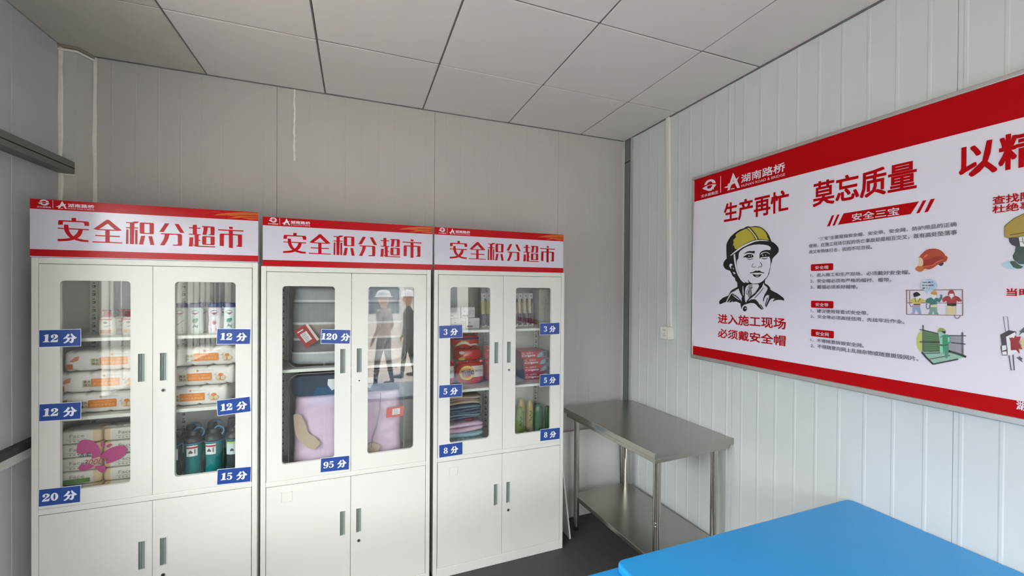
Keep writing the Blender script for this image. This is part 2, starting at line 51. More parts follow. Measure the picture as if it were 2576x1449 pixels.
ART=[["a04028",1,[[[1.8693,1.8259],[1.8735,1.8339],[1.8785,1.839],[1.8842,1.8463],[1.8906,1.8508],[1.899,1.8533],[1.908,1.8533],[1.9156,1.8522],[1.9218,1.8499],[1.9286,1.8452],[1.9341,1.8399],[1.9388,1.8333],[1.9422,1.825],[1.9456,1.823],[1.9476,1.8202],[1.9486,1.8149],[1.9451,1.8054],[1.9418,1.8021],[1.9385,1.8023],[1.9291,1.7975],[1.921,1.7935],[1.9122,1.7849],[1.9039,1.7794],[1.8962,1.7766],[1.8842,1.7744],[1.8756,1.7701],[1.8684,1.7699],[1.8625,1.7734],[1.8588,1.7773],[1.8569,1.7811],[1.8602,1.7875],[1.8653,1.7909],[1.8673,1.801],[1.8671,1.8242]]],0],["c9b48c",2,[[[1.8671,1.8242],[1.8708,1.8239],[1.8751,1.8213],[1.8788,1.816],[1.8803,1.8095],[1.8804,1.7975],[1.8769,1.7894],[1.866,1.7918],[1.8677,1.8019]],[[1.8771,1.771],[1.8849,1.7807],[1.8969,1.7784],[1.8849,1.7743]]],0],["b0643c",3,[[[1.8569,1.7811],[1.8602,1.7875],[1.8653,1.7914],[1.8733,1.7896],[1.8805,1.7865],[1.8834,1.7808],[1.8785,1.7755],[1.8749,1.7701],[1.8684,1.7699],[1.8625,1.7734],[1.8588,1.7773]]],0],["c8604a",3,[[[1.8791,1.7873],[1.8935,1.7879],[1.9076,1.7918],[1.9214,1.803],[1.9313,1.8087],[1.9391,1.8105],[1.939,1.8117],[1.9307,1.811],[1.9204,1.8054],[1.9069,1.7939],[1.8931,1.7902],[1.879,1.7886]],[[1.8805,1.8195],[1.8844,1.8285],[1.8893,1.8336],[1.8936,1.8334],[1.8936,1.8296],[1.8873,1.8237]]],0],["8c2a20",2,[[[1.8817,1.814],[1.8945,1.8131],[1.9084,1.8212],[1.9289,1.8234],[1.9383,1.8191],[1.9377,1.813],[1.9209,1.8069],[1.9072,1.7942],[1.8819,1.791]]],0],["3a2c48",2,[[[1.923,1.7942],[1.9278,1.7976],[1.9358,1.8015],[1.9382,1.7987],[1.9366,1.7926],[1.9332,1.7888],[1.9292,1.7885]]],0],["806a6c",1,[[[1.8289,1.6988],[1.9127,1.7],[1.9889,1.7018],[1.9889,1.7046],[1.9126,1.7029],[1.8289,1.7019]],[[1.9865,1.7032],[1.9879,1.6131],[1.9908,1.6133],[1.9893,1.7032]],[[1.83,1.7003],[1.8313,1.6075],[1.8345,1.6077],[1.8333,1.7004]],[[1.8319,1.6064],[1.9181,1.6094],[1.9898,1.612],[1.9898,1.6145],[1.9181,1.6121],[1.8319,1.6092]],[[1.8309,1.6511],[1.8992,1.6529],[1.9877,1.6544],[1.9877,1.6567],[1.8992,1.6553],[1.8309,1.6536]],[[1.8398,1.6985],[1.8398,1.6481],[1.8446,1.6363],[1.8526,1.6396],[1.8517,1.6427],[1.8458,1.6392],[1.8424,1.6484],[1.8424,1.6985]],[[1.9672,1.6445],[1.967,1.6142],[1.9693,1.6143],[1.9694,1.6445]],[[1.9668,1.6112],[1.9706,1.6016],[1.9786,1.6014],[1.9847,1.6108],[1.9831,1.6127],[1.9776,1.6041],[1.9719,1.6041],[1.9687,1.6127]]],1],["dcd6da",2,[[[1.8587,1.675],[1.8742,1.6802],[1.8762,1.6765],[1.8753,1.6716],[1.8637,1.6664]],[[1.954,1.6885],[1.9653,1.6886],[1.965,1.6781],[1.9602,1.6728],[1.955,1.6803]],[[1.9045,1.6855],[1.9137,1.6814],[1.9193,1.6809],[1.9175,1.6749],[1.9121,1.6669],[1.9055,1.6746]]],1],["16121c",3,[[[1.8517,1.6861],[1.8556,1.6911],[1.8624,1.6943],[1.8683,1.6912],[1.8742,1.6833],[1.8674,1.6788],[1.8606,1.6756],[1.8547,1.6749]],[[1.854,1.6481],[1.874,1.6491],[1.8736,1.6463],[1.8541,1.6452]],[[1.8903,1.6512],[1.8945,1.6513],[1.8936,1.6482],[1.8912,1.6481]]],1],["b4a85a",2,[[[1.8409,1.6633],[1.8489,1.666],[1.8577,1.6725],[1.8607,1.6688],[1.8647,1.6615],[1.8704,1.6702],[1.8743,1.6716],[1.882,1.6656],[1.8897,1.6621],[1.8888,1.6548],[1.8764,1.6556],[1.8745,1.6531],[1.8726,1.6481],[1.854,1.6475],[1.851,1.6536],[1.842,1.6546]]],1],["7a7030",3,[[[1.8561,1.6714],[1.8597,1.6547],[1.862,1.6555],[1.8584,1.6722]],[[1.8733,1.6711],[1.8657,1.6561],[1.8677,1.6545],[1.8753,1.6695]]],1],["a888a0",2,[[[1.8531,1.6455],[1.8736,1.6463],[1.8727,1.6389],[1.8507,1.638]]],1],["8494b4",2,[[[1.8512,1.638],[1.8727,1.6389],[1.8758,1.6224],[1.8768,1.6138],[1.8778,1.6108],[1.8691,1.6103],[1.8611,1.6316],[1.8564,1.6114],[1.8455,1.6102],[1.8504,1.6173]]],1],["b48a48",3,[[[1.9031,1.6867],[1.9044,1.6927],[1.9081,1.697],[1.9136,1.6982],[1.9182,1.6965],[1.921,1.6929],[1.9218,1.6821],[1.9174,1.6839],[1.9119,1.6838],[1.9054,1.6867]]],1],["3a6c6c",3,[[[1.8892,1.6621],[1.8934,1.6695],[1.9046,1.6746],[1.9083,1.6699],[1.9121,1.6663],[1.9184,1.6737],[1.9275,1.6703],[1.9302,1.6775],[1.9292,1.6846],[1.9355,1.6847],[1.9347,1.6728],[1.9295,1.6572],[1.9204,1.66],[1.9214,1.6498],[1.903,1.6468],[1.8992,1.6539],[1.8898,1.6536]]],1],["bcc09a",3,[[[1.9039,1.6468],[1.9209,1.6498],[1.9206,1.639],[1.904,1.6383]]],1],["6c8c84",2,[[[1.9007,1.64],[1.9206,1.6408],[1.9226,1.62],[1.9263,1.6128],[1.9144,1.6121],[1.9106,1.6302],[1.908,1.6125],[1.8963,1.6119],[1.9004,1.6224]]],1],["3c4450",4,[[[1.8907,1.65],[1.8903,1.6363],[1.8943,1.63],[1.8998,1.632],[1.903,1.6476],[1.9011,1.6483],[1.898,1.6333],[1.8951,1.6325],[1.8924,1.6369],[1.8927,1.65]]],1],["983844",3,[[[1.9504,1.6826],[1.9509,1.6931],[1.9548,1.7002],[1.96,1.7031],[1.9643,1.7002],[1.9674,1.6921],[1.9696,1.6817],[1.9662,1.6828],[1.9657,1.6886],[1.954,1.6885],[1.9541,1.6826]]],1],["94303a",3,[[[1.9356,1.6705],[1.9444,1.6795],[1.9532,1.6803],[1.9567,1.6756],[1.9594,1.6675],[1.9637,1.6758],[1.9688,1.6817],[1.979,1.6772],[1.9867,1.6659],[1.9859,1.6613],[1.9775,1.661],[1.9741,1.6656],[1.9725,1.6539],[1.9491,1.6531],[1.9472,1.6637],[1.9393,1.6575],[1.9362,1.661]]],1],["2c2c24",4,[[[1.9487,1.6531],[1.9729,1.6551],[1.973,1.6458],[1.9623,1.6443],[1.9487,1.6461]]],1],["c0b48c",2,[[[1.9474,1.6448],[1.9717,1.6458],[1.9716,1.6156],[1.9582,1.6146],[1.9459,1.6144]]],1],["9cb6cc",5,[[[1.9198,1.7192],[1.9191,1.7135],[1.9169,1.7081],[1.9134,1.7035],[1.9087,1.7],[1.9033,1.6977],[1.8973,1.6969],[1.8914,1.6977],[1.8858,1.6999],[1.8809,1.7035],[1.8771,1.7082],[1.8747,1.7137],[1.8738,1.7196],[1.8746,1.7255],[1.8769,1.7309],[1.8806,1.7356],[1.8854,1.7391],[1.8909,1.7412],[1.8969,1.7419],[1.9028,1.741],[1.9083,1.7386],[1.9131,1.735],[1.9167,1.7303],[1.919,1.7249]],[[1.8845,1.7011],[1.8884,1.6938],[1.8951,1.6866],[1.8926,1.6975]]],1],["b8c4d4",6,[[[1.9013,1.7194],[1.9008,1.7134],[1.899,1.708],[1.8961,1.7037],[1.8924,1.7009],[1.8884,1.6999],[1.8842,1.7009],[1.8805,1.7037],[1.8775,1.708],[1.8755,1.7135],[1.8748,1.7196],[1.8754,1.7256],[1.8772,1.7311],[1.8802,1.7354],[1.8839,1.7381],[1.888,1.739],[1.8921,1.738],[1.8958,1.7351],[1.8987,1.7308],[1.9006,1.7254]]],1],["a8b460",1,[[[1.9044,1.5121],[1.9038,1.5017],[1.9019,1.4918],[1.8988,1.4831],[1.8946,1.4761],[1.8898,1.4714],[1.8845,1.4692],[1.8791,1.4698],[1.8741,1.4732],[1.8697,1.4791],[1.8663,1.4871],[1.8641,1.4967],[1.8632,1.5072],[1.8638,1.5179],[1.8658,1.528],[1.8691,1.5368],[1.8734,1.5437],[1.8783,1.5483],[1.8837,1.5502],[1.889,1.5493],[1.8939,1.5458],[1.8982,1.5398],[1.9015,1.5318],[1.9036,1.5224]]],2],["4c6848",2,[[[1.8855,1.5509],[1.9018,1.5478],[1.9265,1.5434],[1.9315,1.4789],[1.8863,1.473]]],2],["8c8894",2,[[[1.953,1.5393],[1.9875,1.5419],[1.9881,1.477],[1.9544,1.4855]]],2],["88a898",2,[[[1.8785,1.4701],[1.9289,1.4791],[1.9544,1.4844],[2.0001,1.4701],[1.9145,1.4297]]],2],["5c5c64",3,[[[1.8802,1.5704],[1.8834,1.5716],[1.8848,1.5702],[1.8863,1.4724],[1.8812,1.4717]],[[1.987,1.5539],[1.9898,1.5551],[1.9915,1.5538],[1.9931,1.4761],[1.9881,1.4759]]],2],["32383c",4,[[[1.8724,1.5518],[1.8862,1.5506],[1.9263,1.5418],[1.9267,1.5445],[1.8866,1.5534],[1.8727,1.5547]],[[1.8726,1.5048],[1.9303,1.5109],[1.9303,1.515],[1.8726,1.509]],[[1.953,1.5376],[1.9994,1.542],[1.9994,1.5448],[1.953,1.5406]],[[1.9607,1.5132],[1.9884,1.5127],[1.998,1.5123],[1.9983,1.5158],[1.9887,1.5163],[1.9609,1.5168]],[[1.878,1.4667],[1.8919,1.4487],[1.9119,1.427],[1.9153,1.4322],[1.8955,1.4538],[1.8818,1.4716]],[[1.914,1.4282],[1.9551,1.446],[1.9798,1.4567],[1.979,1.4616],[1.9543,1.4509],[1.9132,1.4333]],[[1.9536,1.4799],[1.9784,1.4741],[1.9992,1.4664],[2.0011,1.4738],[1.9801,1.4817],[1.9552,1.4877]],[[1.8864,1.464],[1.9324,1.4731],[1.9323,1.4758],[1.8863,1.4668]],[[1.903,1.4457],[1.9589,1.4681],[1.9585,1.4705],[1.9026,1.4481]],[[1.8799,1.469],[1.9289,1.479],[1.9288,1.4803],[1.8798,1.4704]]],2],["70906c",3,[[[1.8864,1.5428],[1.9282,1.5397],[1.9283,1.5406],[1.8865,1.5438]],[[1.8865,1.5351],[1.9283,1.5328],[1.9284,1.5337],[1.8866,1.536]],[[1.8866,1.5274],[1.9284,1.526],[1.9284,1.5269],[1.8867,1.5283]],[[1.8867,1.5196],[1.9284,1.5191],[1.9285,1.52],[1.8867,1.5206]],[[1.8867,1.5119],[1.9285,1.5123],[1.9286,1.5132],[1.8868,1.5128]],[[1.8868,1.5042],[1.9286,1.5054],[1.9286,1.5063],[1.8869,1.5051]],[[1.8869,1.4964],[1.9287,1.4986],[1.9287,1.4995],[1.8869,1.4974]],[[1.887,1.4887],[1.9287,1.4917],[1.9288,1.4926],[1.887,1.4896]],[[1.8871,1.481],[1.9288,1.4849],[1.9288,1.4858],[1.8871,1.4819]]],2],["3f8464",5,[[[1.9318,1.5314],[1.9411,1.5415],[1.9521,1.5432],[1.9581,1.5354],[1.9603,1.5166],[1.9541,1.5091],[1.9546,1.5024],[1.9541,1.4753],[1.9505,1.4568],[1.9454,1.4593],[1.9439,1.4738],[1.9421,1.4906],[1.9401,1.4733],[1.9333,1.4723],[1.9305,1.4856],[1.9317,1.504]]],2],["7cb8a0",6,[[[1.9323,1.5291],[1.9378,1.532],[1.9381,1.5048],[1.9316,1.5063]],[[1.9313,1.4994],[1.939,1.4992],[1.94,1.4846],[1.9393,1.4732],[1.9324,1.4733],[1.9305,1.4867]],[[1.9377,1.5439],[1.9372,1.5407],[1.9357,1.538],[1.9334,1.5363],[1.931,1.536],[1.9287,1.5372],[1.9271,1.5396],[1.9265,1.5428],[1.927,1.5461],[1.9286,1.5488],[1.9308,1.5505],[1.9333,1.5507],[1.9356,1.5495],[1.9371,1.5471]],[[1.9582,1.5253],[1.9576,1.5193],[1.956,1.5154],[1.9539,1.5152],[1.9522,1.5186],[1.9515,1.5245],[1.9521,1.5305],[1.9537,1.5344],[1.9558,1.5346],[1.9575,1.5311]]],2],["868a54",6,[[[1.9232,1.5482],[1.9246,1.5558],[1.9281,1.5624],[1.9332,1.5651],[1.9392,1.5645],[1.9435,1.5598],[1.9461,1.5533],[1.9462,1.5488],[1.9419,1.5529],[1.9333,1.552],[1.9265,1.5479]]],2],["202824",7,[[[1.9333,1.5526],[1.9461,1.5544],[1.9462,1.5465],[1.942,1.5449],[1.9376,1.5502]],[[1.932,1.5032],[1.9424,1.5017],[1.9539,1.5072],[1.9536,1.5087],[1.9424,1.5033],[1.9322,1.5048]]],2],["a4bccc",1,[[[2.139,1.782],[2.1377,1.7776],[2.1336,1.7737],[2.1273,1.7708],[2.1192,1.7691],[2.11,1.7688],[2.1008,1.7699],[2.0923,1.7724],[2.0855,1.7761],[2.081,1.7805],[2.0795,1.7852],[2.081,1.7898],[2.0853,1.7937],[2.0921,1.7966],[2.1005,1.7982],[2.1097,1.7983],[2.1189,1.797],[2.1271,1.7944],[2.1335,1.7908],[2.1376,1.7865]]],3],["3c4c48",2,[[[2.111,1.8425],[2.1464,1.8391],[2.1624,1.7831],[2.1197,1.7843],[2.1106,1.7946],[2.1056,1.8036],[2.1046,1.8123],[2.1095,1.8254]],[[2.0981,1.7935],[2.1031,1.7957],[2.1098,1.7946],[2.1197,1.7818],[2.1279,1.7765],[2.1231,1.7707],[2.115,1.7704],[2.1067,1.7751]]],3],["383a44",3,[[[2.0957,1.8701],[2.1189,1.8699],[2.1208,1.8403],[2.111,1.8419],[2.1026,1.8476],[2.0975,1.8575]]],3],["dcdad8",4,[[[2.1177,1.8688],[2.1616,1.8684],[2.1581,1.8344],[2.1212,1.8409],[2.1195,1.8539]]],3],["605e60",5,[[[2.1249,1.8691],[2.1255,1.8554],[2.1289,1.8473],[2.1304,1.8487],[2.1272,1.8559],[2.1267,1.869]],[[2.1182,1.855],[2.128,1.854],[2.128,1.8557],[2.1182,1.8567]]],3],["98803c",5,[[[2.0862,1.9074],[2.0911,1.9154],[2.1068,1.9316],[2.1231,1.9412],[2.1295,1.9444],[2.1454,1.9459],[2.1571,1.9379],[2.1673,1.9102],[2.1691,1.8805],[2.1677,1.8724],[2.1294,1.8729],[2.0966,1.87],[2.0872,1.8748]]],3],["3c2c1c",6,[[[2.0867,1.9068],[2.0915,1.9147],[2.1071,1.9308],[2.1234,1.9404],[2.1297,1.9435],[2.1455,1.945],[2.1453,1.9467],[2.1294,1.9452],[2.1229,1.942],[2.1065,1.9324],[2.0907,1.9162],[2.0857,1.908]],[[2.0987,1.8793],[2.114,1.8805],[2.1294,1.8832],[2.1292,1.8851],[2.1138,1.8825],[2.0985,1.8813]],[[2.086,1.9074],[2.0868,1.8746],[2.0966,1.8693],[2.1295,1.8723],[2.1293,1.8735],[2.0965,1.8706],[2.0876,1.875],[2.0869,1.9073]]],3],["504c54",2,[[[2.0921,1.5671],[2.0868,1.615],[2.0947,1.6153],[2.0985,1.5703],[2.0998,1.5707],[2.0959,1.6161],[2.0854,1.6152],[2.0907,1.5667]],[[2.0986,1.4906],[2.104,1.4428],[2.113,1.4449],[2.1097,1.4941],[2.1072,1.4934],[2.1105,1.4449],[2.1063,1.4445],[2.1011,1.4915]]],4],["403c44",2,[[[2.0798,1.5557],[2.0986,1.5719],[2.1148,1.5692],[2.1145,1.5523],[2.096,1.5488],[2.0965,1.4898],[2.0848,1.488],[2.0828,1.4985],[2.0807,1.514],[2.083,1.5244]]],4],["d8d8dc",3,[[[2.093,1.5499],[2.113,1.5676],[2.115,1.5537],[2.1183,1.505],[2.1089,1.498],[2.1042,1.4945],[2.0979,1.495],[2.0952,1.5231]],[[2.084,1.5202],[2.0933,1.5229],[2.0944,1.5087],[2.0847,1.5031]],[[2.0847,1.5002],[2.0945,1.503],[2.0955,1.4918],[2.0858,1.4903]]],4],["8c2430",4,[[[2.0998,1.5493],[2.1037,1.5468],[2.1055,1.5499],[2.1103,1.5476],[2.1131,1.5578],[2.1159,1.5524],[2.1252,1.5548],[2.1235,1.5463],[2.1208,1.5362],[2.1246,1.5269],[2.1284,1.5134],[2.121,1.5152],[2.123,1.4987],[2.1154,1.5102],[2.104,1.5079],[2.1028,1.5354]]],4],["c8b484",4,[[[2.1436,1.5444],[2.1423,1.5415],[2.1387,1.5391],[2.1337,1.5377],[2.1286,1.5379],[2.1249,1.5395],[2.1235,1.5421],[2.1248,1.545],[2.1285,1.5475],[2.1336,1.5488],[2.1386,1.5486],[2.1423,1.547]],[[2.1419,1.5346],[2.1407,1.531],[2.1374,1.528],[2.1329,1.5265],[2.1283,1.5269],[2.1249,1.529],[2.1236,1.5323],[2.1248,1.536],[2.1282,1.5389],[2.1328,1.5404],[2.1373,1.54],[2.1407,1.5379]],[[2.1456,1.5254],[2.1443,1.5225],[2.1407,1.52],[2.1357,1.5186],[2.1307,1.5187],[2.1269,1.5202],[2.1255,1.5228],[2.1269,1.5258],[2.1306,1.5283],[2.1356,1.5297],[2.1406,1.5295],[2.1443,1.528]]],4],["4c5458",4,[[[2.1156,1.4871],[2.1222,1.4874],[2.1207,1.4928],[2.1296,1.4844],[2.1269,1.4811],[2.1302,1.4726],[2.1241,1.4779]],[[2.1218,1.5699],[2.1321,1.5861],[2.1334,1.5668],[2.1279,1.5677],[2.1192,1.5542],[2.1242,1.5673]]],4]]
BOARDRED=[[[1.609,2.033],[1.8662,2.0346],[1.8415,1.9908],[1.5872,1.9868]],[[1.562,2.0319],[1.5716,2.0319],[1.554,1.9858],[1.5419,1.9859]],[[1.5841,2.0315],[1.5935,2.0315],[1.574,1.9854],[1.5644,1.986]],[[1.8771,2.0348],[1.8874,2.0349],[1.868,1.9909],[1.8578,1.9906]],[[1.8991,2.0353],[1.9117,2.0358],[1.8926,1.9908],[1.8817,1.99]]]
BOARDTAGS=[[[1.4734,1.8190],[1.5698,1.8202],[1.5702,1.7889],[1.4738,1.7880]],[[1.4760,1.6508],[1.5726,1.6519],[1.5730,1.6195],[1.4763,1.6179]],[[1.4778,1.5179],[1.5757,1.5204],[1.5761,1.4880],[1.4782,1.4843]]]
TEXTS=[["生产再忙",0.9849,1.3658,2.0843,2.1941,"red",0.02],["莫忘质量",1.4796,1.8589,2.0832,2.1971,"red",0.017],["以精",1.9747,2.1705,2.0908,2.2079,"red",0.018],["安全三宝",1.6417,1.8061,1.9939,2.0253,"white_ink",0.012],["“三宝”主要是指安全帽、安全带、安全网，防护用品的正确",1.5056,1.9715,1.9252,1.9419,"text_ink",0.006],["使用，在施工现场引起的伤亡事故却是相互交叉，既有高处坠落事",1.4656,1.973,1.896,1.9141,"text_ink",0.006],["故又有物体打击，因而不可忽视。",1.4658,1.7179,1.8686,1.8858,"text_ink",0.006],["安全帽",1.4931,1.5499,1.795,1.8109,"white_ink",0.004],["1、进入施工和生产现场，必须戴好安全帽。",1.474,1.843,1.7605,1.7775,"text_ink",0.006],["2、安全帽必须有严格的帽衬、帽带。",1.4735,1.7842,1.7331,1.7501,"text_ink",0.006],["3、戴帽必须系好帽带。",1.4746,1.6676,1.7054,1.7225,"text_ink",0.006],["安全带",1.4968,1.5517,1.6254,1.6416,"white_ink",0.004],["1、建议使用背套式安全带。",1.4765,1.7075,1.5963,1.6137,"text_ink",0.006],["2、安全带必须高挂低用，先挂牢后作业。",1.4768,1.8272,1.5702,1.5869,"text_ink",0.006],["安全网",1.4989,1.5548,1.4926,1.5097,"white_ink",0.004],["1、不得随意拆毁安全网。",1.478,1.6924,1.4609,1.4781,"text_ink",0.006],["2、不得随意向网上乱抛杂物或随意撕毁网片。",1.4783,1.8709,1.4341,1.4524,"text_ink",0.006],["进入施工现场",0.9503,1.3573,1.5048,1.5612,"red",0.016],["必须戴安全帽",0.9514,1.3573,1.4224,1.4758,"red",0.016],["查找隐患",2.058,2.1773,1.984,2.0128,"red",0.018],["杜绝事故",2.0583,2.1775,1.9555,1.9823,"red",0.018],["当时",2.0922,2.147,1.6827,1.7075,"red",0.02],["湖南路桥",2.1173,2.1959,1.3203,1.3495,"white_ink",0.02],["湖南路桥",1.0966,1.3442,2.2855,2.3317,"white_ink",0.02],["HUNAN ROAD & BRIDGE",1.0975,1.3455,2.2636,2.277,"white_ink",0.0],["交水建集团",0.8155,0.9409,2.2623,2.2813,"white_ink",0.01],["你仅戴个",1.8795,1.9119,1.7264,1.7325,"text_ink",0.01],["安全帽啊",1.8796,1.912,1.7155,1.7218,"text_ink",0.01],["错了！",1.8797,1.9005,1.7054,1.7115,"text_ink",0.01]]
